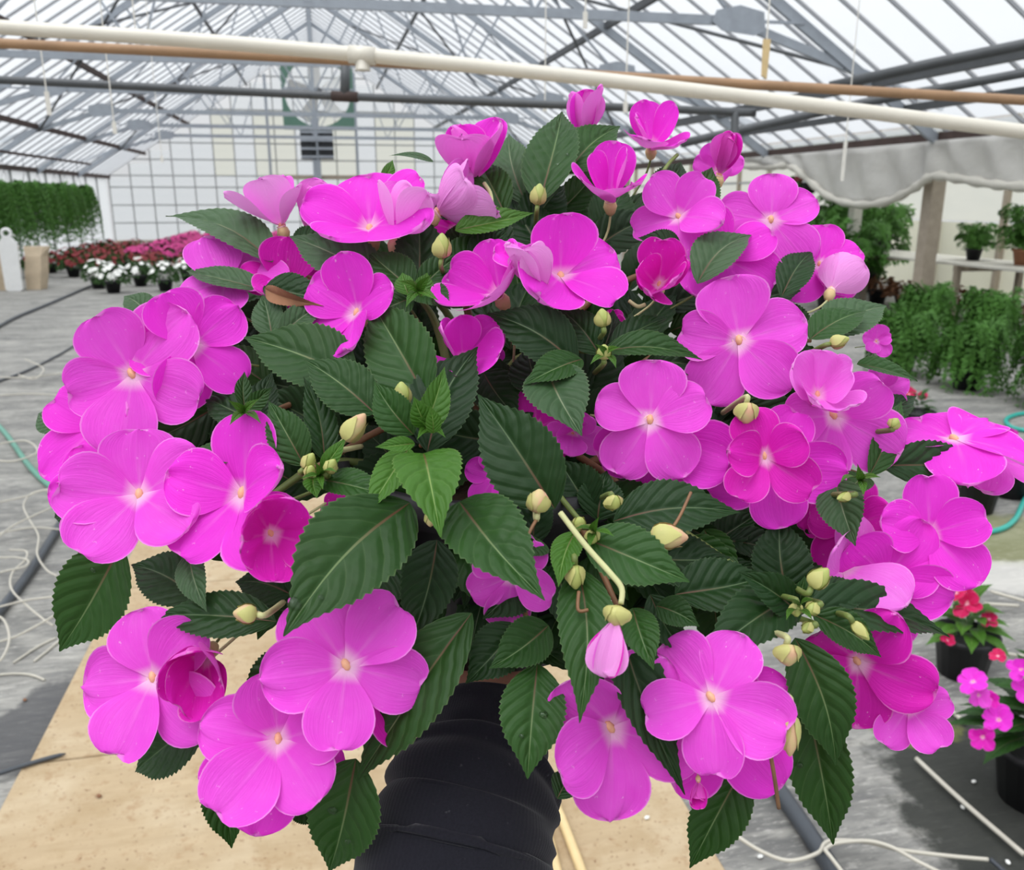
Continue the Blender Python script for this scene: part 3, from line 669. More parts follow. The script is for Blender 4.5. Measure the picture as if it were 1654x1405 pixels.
def fern_mesh(nf, length, droop, rad, seed, leaf=.05, stand=.25):
    r = random.Random(seed); m = MB()
    for i in range(nf):
        a = r.uniform(0, 6.283); l = length*r.uniform(.6, 1.1); up0 = r.uniform(.2, 1.3)
        d = Vector((math.cos(a), math.sin(a), 0)); sd = Vector((-d.y, d.x, 0)); K = 12; pts = []
        for k in range(K+1):
            t = k/K; pts.append(d*(rad*(1-(1-t)**1.6))+Vector((0, 0, stand*up0*math.sin(min(1, t*1.6)*math.pi/2)*1.0-droop*l*t**1.9))+sd*.06*math.sin(i+3*t))
        for k in range(1, K+1):
            p, q = pts[k-1], pts[k]; dr = (q-p).normalized()
            for s in (-1, 1, -1, 1, -1, 1, -1, 1):
                sdv = (sd*s+Vector((0, 0, r.uniform(-.9, .5)))+dr*r.uniform(.2, 1)).normalized(); ll = leaf*r.uniform(.7, 1.5)*(1.15-.5*k/K); nn = sdv.cross(dr)*ll*.12
                m.add([p+nn, p+sdv*ll*.5+dr*ll*.16, p+sdv*ll, p+sdv*ll*.5-dr*ll*.04-nn], [(0, 1, 2, 3)])
    return m.mesh('fronds', 'fern', False)
ff = [fern_mesh(130, 1.15, 1.40, .50, 100+k, .12, .34) for k in range(3)]
basket = MB().lathe([(.11, -.16), (.17, 0), (.18, .01), (.16, .01), (.001, -.02)], 18).mesh('basket', 'pot', True)
hk = MB()
for k in range(3): hk.tube([(.17*math.cos(2.1*k), .17*math.sin(2.1*k), 0), (0, 0, .45)], .004, 5)
hk_me = hk.mesh('hanger', 'steel_dark')
hz = MB().tube([(0, 0, .45), (0, 0, .80)], .006, 5).mesh('hook', 'steel_dark')
for i in range(10):
    y = 17.3+1.22*i
    o = tag(link('hanging_fern', None, None, (-6.85+.06*(i % 2), y, 1.78+.02*(i % 3))), 'trailing green fern in a basket in the hanging row at far left', 'fern', 'hanging ferns at far left'); o.rotation_euler.z = i*1.3
    link('basket', basket, o); link('fronds', ff[i % 3], o); link('hanger', hk_me, o); link('hook', hz, o)
MB().bar((-6.82, 15, 2.62), (-6.82, 30, 2.62), .06).obj('fern_rail', 'steel_brown', ceiling)

fs_ = [fern_mesh(95, .55, .85, .34, 200+k, .080, .42) for k in range(3)]
fb_ = [fern_mesh(70, .5, .30, .36, 230+k, .080, .42) for k in range(3)]
pot_m = pot_mesh(.11, .15, .22)
right_f = [((1452, 604), .95), ((1560, 628), .95), ((1700, 656), 1.0), ((1492, 548), 1.0), ((1592, 562), 1.0), ((1700, 578), 1.0)]
for i, ((x, y), s) in enumerate(right_f):
    p = G(x, y)
    o = tag(link('asparagus_fern', None, None, p), 'feathery green potted fern on the floor at right, '+('leftmost of the front row', 'middle of the front row', 'rightmost of the front row', 'leftmost of the back row', 'middle of the back row', 'rightmost of the back row')[i], 'fern', 'feathery ferns on the floor at right'); o.rotation_euler.z = i*1.1; o.scale = (s, s, s)
    link('pot', pot_m, o); link('fronds', fs_[i % 3], o, (0, 0, .25))
# bench behind them with a pale slatted top
bt = .82; b0 = Vector((8.25, 9.2, 0)); 
o = tag(link('plant_bench', None, None, (8.55, 11, 0)), 'long low bench with pale slatted top behind the right timber post', 'bench')
for k in range(6): MB().box((-.5+.18*k, -3.2, bt-.03), (-.5+.18*k+.14, 4.5, bt)).obj('slat', 'film_roll', o)
for y in (-3, -1, 1, 3, 4.4):
    for x in (-.45, .5): MB().bar((x, y, 0), (x, y, bt-.1), .07).obj('leg', 'wood_post', o)
    MB().bar((-.5, y, bt-.07), (.55, y, bt-.07), .06, .08).obj('cross_bearer', 'wood_post', o)
for i, (bpx, s, lab) in enumerate(((1412, 1.0, 'dark fern on the bench left of the square timber post'), (1352, 1.2, 'tall fern at the far end of the right bench'), (1570, .7, 'small fern on the bench right of the square timber post'), (1652, 1.0, 'bushy fern in a clay pot on the bench at the right edge'))):
    p = PX(bpx, 430, 8.62); p.z = bt+.001
    oo = tag(link('bench_fern', None, None, p), lab, 'fern'); oo.scale = (s, s, s); oo.rotation_euler.z = i; fs_ = fb_
    link('pot', pot_mesh(.10, .14, .2, 'terracotta') if i == 3 else pot_m, oo); link('fronds', fs_[i % 3], oo, (0, 0, .25))
for i, (x, y, z, lab) in enumerate(((1350, 440, 0, 'tall fern on the floor behind the small pink rosette flower'), (1395, 470, 0, 'fern on the floor between the pale post and the bench'), (1345, 500, 0, 'fern on the floor half hidden by the right flowers'))):
    p = G(x, y if i else 478); oo = tag(link('floor_fern', None, None, p), lab, 'fern'); oo.scale = (1.9, 1.9, 2.0); oo.rotation_euler.z = i*2
    link('pot', pot_m, oo); link('fronds', fs_[i % 3], oo, (0, 0, .25))
dry = [bush_mesh(110, .26, .22, .12, 'leaf_brown', 300+k, .22) for k in range(2)]
for i in range(8):
    oo = tag(link('withered_plant', None, None, (8.55+.12*(i % 2), 8.2+.85*i, 0)), 'dull withered potted plant in the shade under the right bench', 'plant', 'withered plants under the bench'); oo.rotation_euler.z = i
    link('pot', pot_m, oo); link('foliage', dry[i % 2], oo)
# small dark pots and a red hanging flower by the curtain
p = PX(1305, 296, 7.78)
o = tag(link('hanging_flower', None, None, p), 'small red flower basket hanging behind the curtain fold', 'flower')
link('basket', basket, o); link('foliage', bush_mesh(70, .25, .2, .12, 'bed_leaf', 5), o); link('blossoms', bloom_mesh(26, .25, .2, .06, 'bl_red', 6), o); MB().tube([(0, 0, 0), (-.15, 0, EZ-.06-p.z)], .006, 5).obj('hanger', 'steel_dark', o)

# ================================================================== leaf and flower builders
def leaf_mesh(Lm, Wm, bulge=.10, fold=.25, wave=.0, seed=0, mat='leaf', teeth=20, quilt=1.0, curl=0.0):
    r = random.Random(seed); rows = teeth*2; S = [-1, -.86, -.6, -.34, -.10, 0, .10, .34, .6, .86, 1]; v, f, uv = [], [], []
    pk = r.uniform(.70, .82); asym = r.uniform(-.06, .06); ph0 = r.uniform(0, 6)
    for i in range(rows+1):
        t = i/rows; sh = max(0, math.sin(math.pi*t**pk))**.9*(1-.12*t)
        if t > .68: sh *= 1-.42*((t-.68)/.32)
        w = max(.012, sh)*Wm/2
        for s in S:
            a = abs(s); x = s*w; y = t*Lm
            if a == 1 and 0.04 < t < .985: x *= 1.035 if i % 2 else .965; y += .006*Lm if i % 2 else -.004*Lm
            p = 7.5*t-2.0*a**1.25+.5*noise.noise(Vector((s*1.5, t*3, seed*.7))); q = abs(math.sin(math.pi*(p-.5)))                     # 0 on a vein
            z = bulge*Lm*4*t*(1-t)*(1-.15*t)+fold*a*w-.5*curl*Lm*t**3
            z += quilt*.022*Lm*(q-.5)*(a*(1-a)*3.6)*min(1, sh*1.3)
            z += wave*Lm*math.sin(7*t+ph0+(0 if s < 0 else 1.9))*a*a*.6
            z -= .008*Lm*(1-min(1, a/.1))*min(1, sh*2)
            x += asym*Lm*math.sin(math.pi*t)
            v.append((x, y, z)); uv.append((s*.5+.5, t))
    n = len(S)
    for i in range(rows):
        for j in range(n-1): a = i*n+j; f.append((a, a+1, a+n+1, a+n))
    return mesh('leaf', v, f, mat, True, uv)
def frame(y, nrm):
    y = y.normalized(); z = (nrm-y*nrm.dot(y))
    z = z.normalized() if z.length > 1e-5 else y.orthogonal().normalized()
    return Matrix((y.cross(z), y, z)).transposed()
def view_n(p, n):                                             # n = (right, up[, toward camera]) as seen from the camera
    to = (CAM-p).normalized(); rt = (Rv-to*Rv.dot(to)).normalized(); up = to.cross(rt)
    nx, ny = n[0], n[1]; nz = n[2] if len(n) > 2 else math.sqrt(max(.02, 1-nx*nx-ny*ny))
    return (rt*nx+up*ny+to*nz).normalized(), rt, up
LEAFN = [0]
def leaf_at(root, A, B, wm, n, mat='leaf', **kw):
    nrm, _, _ = view_n(A, n); LEAFN[0] += 1
    me = leaf_mesh((B-A).length, wm, mat=mat, seed=LEAFN[0]*7+1, **kw)
    o = link('leaf', me, root); o.matrix_basis = Matrix.Translation(A-root.location) @ frame(B-A, nrm).to_4x4()
    return o

NP = {}
def petal_mesh(kind, k, mat):
    key = (kind, k, mat)
    if key in NP: return NP[key]
    r = random.Random(k*13+{'flat': 0, 'cup': 500, 'wide': 900}[kind]); v, f, uv = [], [], []
    R_, C_ = 13, 11; hw = r.uniform(.41, .475)+(.09 if kind == 'wide' else 0); notch = r.choice((.0, .03, .06, .10)); ph = r.uniform(0, 6); rip = r.uniform(.015, .05)
    rec = r.uniform(-.16, .30) if kind != 'cup' else -r.uniform(.18, .30); tw = r.uniform(-.22, .22)
    for i in range(R_+1):
        t = 1-(1-i/R_)**1.7
        w = hw*(.13+.87*math.sin(math.pi/2*min(1, t/.62))**1.15) if t < .62 else hw*math.sqrt(max(0, 1-((t-.62)/.38)**2.2))
        for j in range(C_):
            s = -1+2*j/(C_-1); x = s*w
            y = t-notch*math.exp(-(x/.13)**2)*t**5+.02*math.sin(5*s+ph)*t**3
            a2 = ((.10 if k % 3 else .30) if kind != 'cup' else .42)*x*x*2
            z = a2-rec*t*t+(rip*math.sin(4.5*s+ph)+.6*rip*math.sin(9*s+2*ph))*t*t+tw*x*t-.06*math.exp(-(x/.05)**2)*t*(1-t)*.6
            v.append((x, y, z)); uv.append((s*.5+.5, t))
    for i in range(R_):
        for j in range(C_-1): a = i*C_+j; f.append((a, a+1, a+C_+1, a+C_))
    NP[key] = mesh('petal', v, f, mat, True, uv); return NP[key]
_eye = MB(); _eye.lathe([(.02, -.20), (.05, -.10), (.085, -.01), (.10, .025), (.075, .012), (.04, -.04), (.001, -.06)], 14); EYE = _eye.mesh('flower', 'throat', True)
_an = MB(); _an.ell((0, .02, .035), .052, .085, .055, 8, 6); ANTH = _an.mesh('anther', 'anther', True)
_cx = MB(); _cx.tube([(0, 0, -.02), (0, -.02, -.12), (0, -.05, -.24), (0, -.06, -.30)], [.10, .13, .09, .03], 10); CALX = _cx.mesh('calyx', 'calyx', True)
FLN = [0]
def flower_at(root, p, Rm, n, rot=0, cup=8, mat='petal_vivid', centre=None, kind=None, npet=5, spread=None, stem=True, scale_var=.10):
    FLN[0] += 1; r = random.Random(FLN[0]*31+5)
    nrm, rt, up = view_n(p, n); y = up-nrm*up.dot(nrm)
    if y.length < .05: y = rt-nrm*rt.dot(nrm)
    m = frame(y, nrm)
    o = link('flower', EYE, root)
    o.matrix_basis = Matrix.Translation(p-root.location) @ m.to_4x4() @ Matrix.Rotation(math.radians(rot), 4, 'Z') @ Matrix.Scale(Rm, 4)
    kind = kind or ('cup' if cup > 30 else 'flat')
    order = list(range(npet)); angs = [0, 71, 142, 218, 289] if npet == 5 else [i*360/npet for i in order]
    if spread: angs = spread
    lay = [0, 2, 4, 3, 1]
    for i, a in enumerate(angs):
        c_ = cup+r.uniform(-9, 11)+(cup > 30)*r.uniform(-8, 10)
        if 8 < cup < 30 and r.random() < .22: c_ += r.uniform(18, 40)
        me = petal_mesh('wide' if (kind == 'flat' and i == 0) else kind, r.randrange(7), mat)
        pe = link('petal', me, o); sc = (.92 if i in (0, 1, 4) else 1.02)*(1+r.uniform(-scale_var, scale_var))
        pe.matrix_basis = Matrix.Translation((0, 0, .012*lay[i % 5])) @ Matrix.Rotation(math.radians(-a+r.uniform(-9, 9)), 4, 'Z') @ Matrix.Rotation(math.radians(c_), 4, 'X') @ Matrix.Rotation(math.radians(r.uniform(-13, 13)), 4, 'Y') @ Matrix.Translation((0, .03, 0)) @ Matrix.Scale(sc, 4)
    link('anther', ANTH, o); link('calyx', CALX, o)
    if stem and centre is not None:
        mi = (m.to_4x4() @ Matrix.Rotation(math.radians(rot), 4, 'Z')).to_3x3().inverted()
        d = mi @ (centre-p); d = d.normalized()
        a = Vector((0, -.06, -.28)); b = a+Vector((0, 0, -.35))*.8+d*.25; c_ = b+d*.9
        MB().tube(spline([a, b, c_], 5), .023, 6).obj('pedicel', 'stem_pale' if r.random() < .5 else 'stem', o, smooth=True)
    return o

BUD = {}
def bud_at(root, A, B, wid, mat='bud', stem_from=None, smat='stem', r0=.0016):
    """a bud from its base A to its tip B"""
    d = B-A; Lb = d.length; o = None
    m = MB(); prof = [(.05, 0), (.36, .10), (.50, .32), (.47, .55), (.30, .80), (.10, .97), (.01, 1.0)]
    m.lathe([(a*wid, b*Lb) for a, b in prof], 14)
    o = link('bud', m.mesh('bud', mat, True), root)
    o.matrix_basis = Matrix.Translation(A-root.location) @ d.to_track_quat('Z', 'Y').to_matrix().to_4x4()
    for k in range(3):
        a0 = 2.1*k+.4; s = MB(); v, f = [], []
        for i in range(7):
            t = i/6; zz = t*.86; rr = next(p0[0]+(p1[0]-p0[0])*(zz-p0[1])/(p1[1]-p0[1]) for p0, p1 in zip(prof[:-1], prof[1:]) if p0[1] <= zz <= p1[1])*wid*(1.07 if t < .95 else 1.5)+.0003
            hw = .88*math.sin(math.pi*min(.98, .20+.78*t))
            for q in (-1, 0, 1): v.append((rr*math.cos(a0+q*hw), rr*math.sin(a0+q*hw), Lb*(zz-.01)))
        for i in range(6):
            for j in range(2): a = i*3+j; f.append((a, a+1, a+4, a+3))
        s.add(v, f); s.obj('sepal', 'bud_sepal', o, smooth=True)
    if stem_from is not None:
        L_ = o.matrix_basis.inverted() @ (stem_from-root.location)
        MB().tube(spline([Vector((0, 0, .02*Lb)), Vector((0, 0, -Lb*.35)), L_], 6), r0, 6).obj('pedicel', smat, o, smooth=True)
    return o

# ================================================================== THE IMPATIENS
def D(px, py):                                               # depth of the plant's outer surface seen at a pixel
    r2 = ((px-840)/800)**2+((py-780)/640)**2
    return .575-.115*(py-760)/560-.105*math.sqrt(max(0, 1-r2))
POTB = P(800, 1000, .60)                                      # centre of the pot's underside
plant = tag(link('potted_impatiens', None, None, POTB), 'big bushy magenta impatiens in full bloom held up by an arm', 'plant')
POTH = .120
pm_ = MB().lathe([(.070, 0), (.094, POTH*.85), (.101, POTH*.85), (.101, POTH), (.094, POTH), (.091, POTH*.9), (.001, POTH*.88)], 36); pm_.obj('pot', 'pot', plant, smooth=True)
MB().lathe([(.001, POTH*.83), (.092, POTH*.83), (.092, POTH*.90), (.05, POTH*.94), (.001, POTH*.95)], 24).obj('soil', 'soil', plant, smooth=True)
CENTRE = POTB+Vector((0, 0, POTH*.9))
HUB = CENTRE+Vector((0, 0, .05))

# flowers: eye pixel, petal length in px, facing (right, up[, to camera]), turn, cup, colour, depth offset
V, O, DP, PA = 'petal_vivid', 'petal_orchid', 'petal_deep', 'petal_pale'
FL = [
 (942, 228, 74, (.0, .98, .10), 20, 68, V, .03), (1052, 238, 76, (.05, .70, .68), 10, 32, V, .02), (1162, 284, 68, (.25, .93, .15), 0, 62, DP, .02),
 (762, 294, 102, (-.05, .90, .35), 30, 46, V, .01), (985, 324, 88, (-.1, .75, .6), 0, 45, V, .0), (1097, 352, 86, (.0, .42), 36, 14, O, -.005),
 (1245, 357, 90, (.1, .25), 0, 8, O, .0), (1168, 420, 96, (.0, .45), 20, 10, V, .012), (1064, 462, 84, (.03, .42), 0, 50, DP, -.005),
 (905, 450, 124, (.22, .76, .55), 0, 28, V, -.015), (880, 470, 84, (-.3, .6, .3), 0, 55, PA, -.03), (806, 478, 104, (-.45, .55, .6), 10, 34, V, -.005), (748, 582, 90, (.1, .5), 10, 42, V, .015),
 (598, 374, 120, (-.12, .76, .6), 10, 30, V, .0), (640, 384, 96, (.35, .85, .0), 0, 48, PA, -.012), (706, 346, 100, (.8, .55, .0), 0, 45, PA, -.005), (735, 372, 62, (.0, .3), 0, 20, DP, .04),
 (455, 366, 82, (-.35, .9, .12), 20, 36, PA, .02), (495, 372, 72, (.3, .93, .1), 0, 60, V, .03), (366, 458, 96, (-.1, .85, .5), 30, 6, O, .015),
 (462, 468, 92, (.0, .5), 0, 24, DP, .035), (578, 508, 98, (-.62, .35, .6), 0, 30, V, -.005),
 (310, 558, 102, (.1, .18), 20, 6, V, -.012), (216, 606, 130, (-.30, .12), 30, 12, O, -.02), (168, 690, 116, (-.60, .15), 0, 16, V, .02),
 (226, 802, 132, (-.15, .35), 10, 18, O, -.02), (160, 800, 90, (-.5, .0), 20, 10, V, .03), (393, 800, 142, (-.42, .25), 0, 20, V, -.01), (438, 862, 106, (.05, .0), 36, 32, DP, -.03),
 (250, 1096, 132, (-.50, .05), 20, 14, O, .0), (335, 1055, 112, (-.25, -.55, .75), 0, 46, DP, .012),
 (560, 1076, 136, (.0, .06), 30, 5, O, -.01), (604, 1086, 110, (.15, .0), 0, 8, DP, .012), (450, 1196, 132, (-.05, -.02), 8, 24, O, .0), (440, 1215, 120, (.0, -.2), 40, 14, V, .02),
 (828, 930, 90, (.0, -.25), 36, 10, O, .012), (800, 770, 56, (.0, .2), 0, 20, V, .04), (866, 690, 70, (.0, .2), 0, 10, DP, .05), (925, 700, 52, (.1, .0), 30, 14, O, .04),
 (988, 1174, 144, (-.1, -.42), 36, 16, O, .015), (1150, 1128, 128, (.0, .08), 36, 5, O, -.015), (1162, 1160, 124, (.0, -.15), 0, 8, V, .012),
 (1385, 1066, 118, (.05, -.55), 36, 16, DP, .015), (1468, 1142, 78, (.25, -.1), 0, 16, O, .0),
 (1050, 680, 112, (.0, .0), 0, 4, O, -.01), (1068, 708, 112, (.05, -.1), 36, 6, V, .012), (1235, 738, 92, (-.02, .0), 10, 18, DP, -.015), (1246, 752, 110, (.0, -.08), 46, 8, V, .006),
 (1194, 552, 116, (.0, .08), 8, 6, O, -.012), (1345, 672, 118, (.42, .15), 20, 16, O, -.005), (1320, 640, 86, (.15, .35, .85), 0, 40, PA, -.02),
 (1342, 470, 74, (.2, .45, -.7), 0, 42, PA, .02), (1322, 428, 72, (.2, .4), 0, 12, V, .04), (1542, 712, 116, (.12, .84, .5), 30, 8, V, .0), (1600, 740, 80, (.4, .8, .4), 0, 6, O, .01),
 (1500, 862, 108, (.32, .08), 0, 14, V, -.005), (1362, 920, 104, (.55, .12, .8), 60, 24, PA, .02), (1430, 930, 110, (.3, -.35), 40, 12, V, .015), (1375, 850, 90, (.1, .2), 0, 10, DP, .03),
 (1420, 632, 48, (.2, .3), 0, 20, O, .03), (1415, 552, 30, (.2, .2), 0, 20, O, .04), (545, 832, 44, (.0, .0), 0, 20, DP, .05), (860, 838, 44, (.0, .0), 0, 20, DP, .05), (1330, 820, 60, (.0, .0), 0, 14, DP, .04),
 (1160, 275, 50, (-.3, .2), 0, 20, O, .04), (1128, 1262, 36, (.0, -.9, .3), 0, 60, DP, .0), (990, 530, 34, (0, .2), 0, 20, DP, .05), (780, 560, 40, (.4, .2), 0, 20, V, .04),
]
for (x, y, r, n, rot, cup, mt, dd) in FL:
    d = D(x, y)+dd
    flower_at(plant, P(x, y, d), r*(.97 if cup < 30 else 1.0)*d/FPX, n, rot, cup, mt, HUB)

# leaves: base px, tip px, width px, facing, colour, depth offset base, depth offset tip, extra
G_, DK, LT, GY = 'leaf', 'leaf_dark', 'leaf_light', 'leaf_grey'
LV = [
 (440, 424, 268, 350, 92, (.1, .75), GY, .01, .0, {}), (470, 420, 545, 380, 70, (-.1, .6), DK, .03, .02, {}), (428, 470, 300, 438, 62, (.0, .8), GY, .005, .0, {}),
 (620, 455, 468, 382, 98, (.0, .6), GY, .0, -.01, {}), (428, 462, 548, 486, 66, (.0, .6), DK, .0, .0, {'wave': .03}), (440, 545, 424, 476, 54, (-.2, .2), GY, .0, .0, {}), (452, 545, 532, 488, 50, (-.1, .5), GY, .0, -.005, {}),
 (572, 612, 394, 545, 126, (.0, .5), G_, -.01, -.02, {}), (606, 668, 490, 580, 96, (.0, .4), G_, -.02, -.035, {}), (692, 648, 598, 486, 118, (-.3, .2), G_, -.01, -.015, {}),
 (690, 730, 772, 560, 116, (-.3, .1), DK, .0, -.01, {}), (896, 822, 772, 637, 130, (-.2, .2), DK, -.01, -.03, {}), (684, 732, 712, 868, 116, (.0, .45), LT, -.04, -.06, {'bulge': .16, 'quilt': 1.6}),
 (660, 724, 590, 832, 64, (-.2, .5), LT, -.03, -.04, {}), (662, 812, 458, 1028, 172, (.0, .3), G_, -.03, -.055, {'quilt': 1.3}), (742, 810, 880, 970, 140, (.15, .3), G_, -.03, -.05, {'quilt': 1.4}),
 (668, 702, 604, 616, 66, (-.2, .2), G_, -.03, -.05, {}), (682, 700, 718, 592, 52, (.3, .1), LT, -.035, -.05, {}), (690, 690, 668, 640, 40, (.0, .2), LT, -.04, -.06, {}), (670, 716, 606, 722, 30, (.0, .5), LT, -.04, -.05, {}), (700, 700, 695, 655, 30, (.3, .2), LT, -.045, -.06, {}),
 (492, 752, 434, 648, 70, (-.2, .2), G_, -.02, -.04, {}), (524, 742, 490, 608, 56, (.2, .1), DK, -.01, -.03, {}), (520, 775, 632, 802, 64, (.0, .6), G_, -.025, -.03, {}), (505, 772, 512, 805, 34, (.0, .5), LT, -.035, -.04, {}), (520, 760, 560, 705, 30, (-.2, .3), LT, -.03, -.04, {}),
 (412, 732, 274, 754, 62, (.0, .7), G_, -.01, -.015, {}), (430, 690, 330, 640, 70, (.0, .5), DK, .02, .02, {}), (420, 700, 440, 600, 60, (-.2, .2), DK, .02, .02, {}), (400, 680, 350, 720, 60, (.0, .6), DK, .01, .01, {}), (395, 660, 395, 600, 30, (.2, .2), G_, .005, .0, {}), (400, 665, 440, 625, 30, (.2, .2), G_, .005, .0, {}),
 (196, 880, 96, 1052, 128, (-.2, .2), G_, .01, .0, {}), (322, 968, 212, 912, 96, (.0, .2), DK, .02, .02, {}), (306, 890, 334, 988, 58, (-.5, .1), GY, .0, -.005, {}), (446, 1004, 252, 994, 88, (.0, .4), DK, .01, .0, {}), (470, 960, 380, 940, 80, (0, .3), DK, .03, .03, {}),
 (345, 1150, 218, 1246, 112, (.1, .3), DK, .02, .02, {}), (352, 1230, 374, 1370, 80, (.0, .2), G_, .025, .02, {}), (575, 1225, 532, 1408, 126, (-.1, .2), G_, .02, .01, {}), (500, 1060, 385, 1130, 90, (.2, .3), DK, .03, .02, {}),
 (762, 990, 576, 1262, 132, (-.45, .15), G_, .0, .015, {}), (868, 1072, 852, 1258, 112, (.0, .15), G_, .01, .005, {}), (935, 920, 936, 1168, 98, (-.1, .2), G_, -.025, -.03, {}),
 (992, 985, 1106, 1284, 92, (.35, .1), DK, .0, -.005, {}), (1022, 982, 1056, 1082, 66, (.1, .2), G_, -.02, -.03, {}), (942, 868, 1114, 940, 108, (.0, .4), G_, -.03, -.04, {}), (930, 858, 902, 948, 52, (-.1, .2), LT, -.03, -.04, {}),
 (990, 842, 1196, 828, 104, (.0, .4), DK, .01, -.005, {}), (955, 830, 900, 740, 90, (-.1, .2), DK, .03, .02, {}), (965, 840, 980, 760, 80, (.1, .1), DK, .03, .02, {}), (1030, 900, 1180, 900, 100, (.0, .4), DK, .02, .015, {}), (1090, 960, 1240, 930, 100, (.0, .4), DK, .015, .01, {}),
 (1284, 962, 1128, 1072, 104, (.0, .35), DK, -.005, -.01, {}), (1290, 990, 1192, 924, 66, (.0, .3), DK, -.01, -.02, {}), (1296, 986, 1534, 1030, 98, (.05, .5), DK, -.005, -.015, {}), (1312, 992, 1424, 1062, 64, (.1, .3), G_, -.015, -.02, {}),
 (1284, 1030, 1350, 1236, 104, (.1, .2), G_, -.015, -.02, {}), (1300, 1120, 1346, 1364, 104, (-.1, .15), G_, .01, .0, {}), (1204, 1232, 1114, 1402, 92, (.3, .2), G_, .015, .005, {'bulge': .06}), (1270, 960, 1260, 830, 100, (.2, .1), DK, .03, .02, {}),
 (1296, 970, 1400, 950, 70, (.0, .4), DK, .0, .0, {}), (1290, 980, 1300, 930, 36, (.1, .2), G_, -.01, -.02, {}), (1060, 978, 1130, 1012, 54, (.0, .3), G_, -.01, -.015, {}), (1050, 960, 1110, 1060, 60, (.0, .3), DK, .0, .0, {}),
 (1308, 548, 1400, 502, 70, (-.1, .6), G_, -.01, -.015, {}), (1330, 540, 1432, 494, 88, (.0, .6), GY, .005, .0, {}), (1384, 588, 1482, 616, 52, (.0, .8), G_, .0, .0, {}), (1424, 752, 1602, 762, 84, (.0, .2), DK, .0, .0, {}),
 (1404, 768, 1456, 648, 56, (.5, .1), G_, .0, -.005, {}), (1350, 776, 1382, 882, 78, (-.2, .3), GY, -.005, -.01, {}), (1400, 770, 1360, 810, 50, (.0, .3), G_, -.005, -.01, {}), (1400, 690, 1480, 640, 60, (.0, .4), DK, .02, .02, {}),
 (1126, 458, 1214, 380, 82, (-.1, .55), GY, -.01, -.01, {}), (1262, 480, 1312, 406, 60, (.0, .2), DK, .0, .0, {}), (1100, 408, 1030, 384, 50, (.0, .6), DK, .0, .0, {}), (1290, 560, 1260, 480, 60, (.1, .1), DK, .03, .02, {}),
 (872, 326, 908, 180, 92, (-.2, .25), G_, .0, .0, {}), (916, 280, 1002, 204, 78, (-.1, .4), G_, .01, .01, {}), (850, 330, 822, 216, 72, (-.1, .1), GY, .025, .02, {}), (815, 345, 772, 262, 66, (.0, .2), G_, .01, .01, {}), (735, 372, 862, 344, 56, (.0, .7), LT, -.005, -.01, {}), (700, 346, 790, 322, 52, (.1, .6), DK, .005, .0, {}),
 (700, 262, 628, 252, 22, (.0, .9), GY, .01, .01, {}), (616, 292, 634, 258, 22, (.3, .2), LT, .01, .01, {}), (676, 478, 674, 334, 84, (.1, .2), DK, .0, .0, {}), (668, 470, 596, 408, 74, (.0, .4), G_, -.005, -.01, {}), (676, 470, 742, 412, 52, (-.2, .3), G_, -.01, -.015, {}),
 (672, 472, 728, 500, 60, (.1, .6), G_, -.015, -.02, {}), (668, 480, 606, 506, 60, (.0, .6), G_, -.01, -.01, {}), (680, 480, 690, 440, 34, (.2, .4), LT, -.02, -.03, {}), (660, 476, 650, 440, 34, (-.2, .3), LT, -.02, -.025, {}), (760, 430, 820, 372, 66, (.1, .3), DK, .02, .02, {}), (735, 440, 740, 360, 60, (.1, .2), DK, .03, .03, {}),
 (932, 590, 786, 506, 98, (.0, .4), DK, -.01, -.02, {}), (940, 580, 846, 622, 64, (.0, .6), G_, -.015, -.02, {}), (882, 592, 940, 704, 112, (.1, .35), GY, -.01, -.02, {}), (975, 568, 1136, 582, 60, (.0, .7), G_, -.01, -.01, {}), (968, 572, 900, 496, 64, (.0, .3), DK, -.005, -.01, {}), (985, 565, 1080, 512, 54, (-.1, .5), DK, .0, .0, {}), (970, 575, 990, 500, 50, (.1, .2), DK, .01, .01, {}), (1040, 590, 1150, 600, 60, (.0, .5), DK, .02, .02, {}),
 (706, 872, 660, 1044, 96, (-.1, .1), DK, .01, .01, {}), (838, 1010, 752, 1104, 90, (.0, .2), DK, .015, .015, {}), (886, 1010, 790, 1080, 84, (.0, .3), G_, .01, .005, {}), (850, 930, 780, 1000, 90, (.0, .3), DK, .02, .02, {}), (800, 880, 890, 940, 80, (.1, .2), DK, .02, .02, {}), (860, 880, 880, 780, 60, (0, .1), DK, .02, .015, {}), (870, 870, 850, 900, 60, (0, .3), G_, .0, .0, {}),
 (130, 812, 88, 836, 46, (-.3, .2), DK, .04, .04, {}), (110, 690, 62, 668, 46, (-.3, .2), GY, .05, .05, {}), (246, 520, 200, 478, 50, (.0, .2), GY, .03, .03, {}), (870, 640, 850, 560, 80, (-.1, .1), DK, .03, .03, {}), (780, 600, 840, 680, 80, (0, .2), DK, .04, .04, {}), (470, 1290, 520, 1330, 60, (0, .2), DK, .03, .03, {}), (900, 1290, 930, 1250, 50, (.0, .2), DK, .01, .02, {}),
 (800, 430, 762, 336, 84, (.0, .3), DK, .03, .03, {}), (880, 410, 826, 322, 84, (.0, .3), DK, .035, .03, {}), (852, 382, 912, 300, 80, (.0, .3), DK, .035, .03, {}), (960, 380, 1010, 300, 76, (.1, .3), DK, .04, .035, {}), (720, 440, 790, 380, 70, (.0, .4), G_, .02, .015, {}), (1050, 330, 1100, 262, 60, (.1, .4), DK, .03, .03, {}), (1130, 360, 1150, 270, 54, (.2, .2), G_, .02, .02, {}),
]
leaf_objs = []
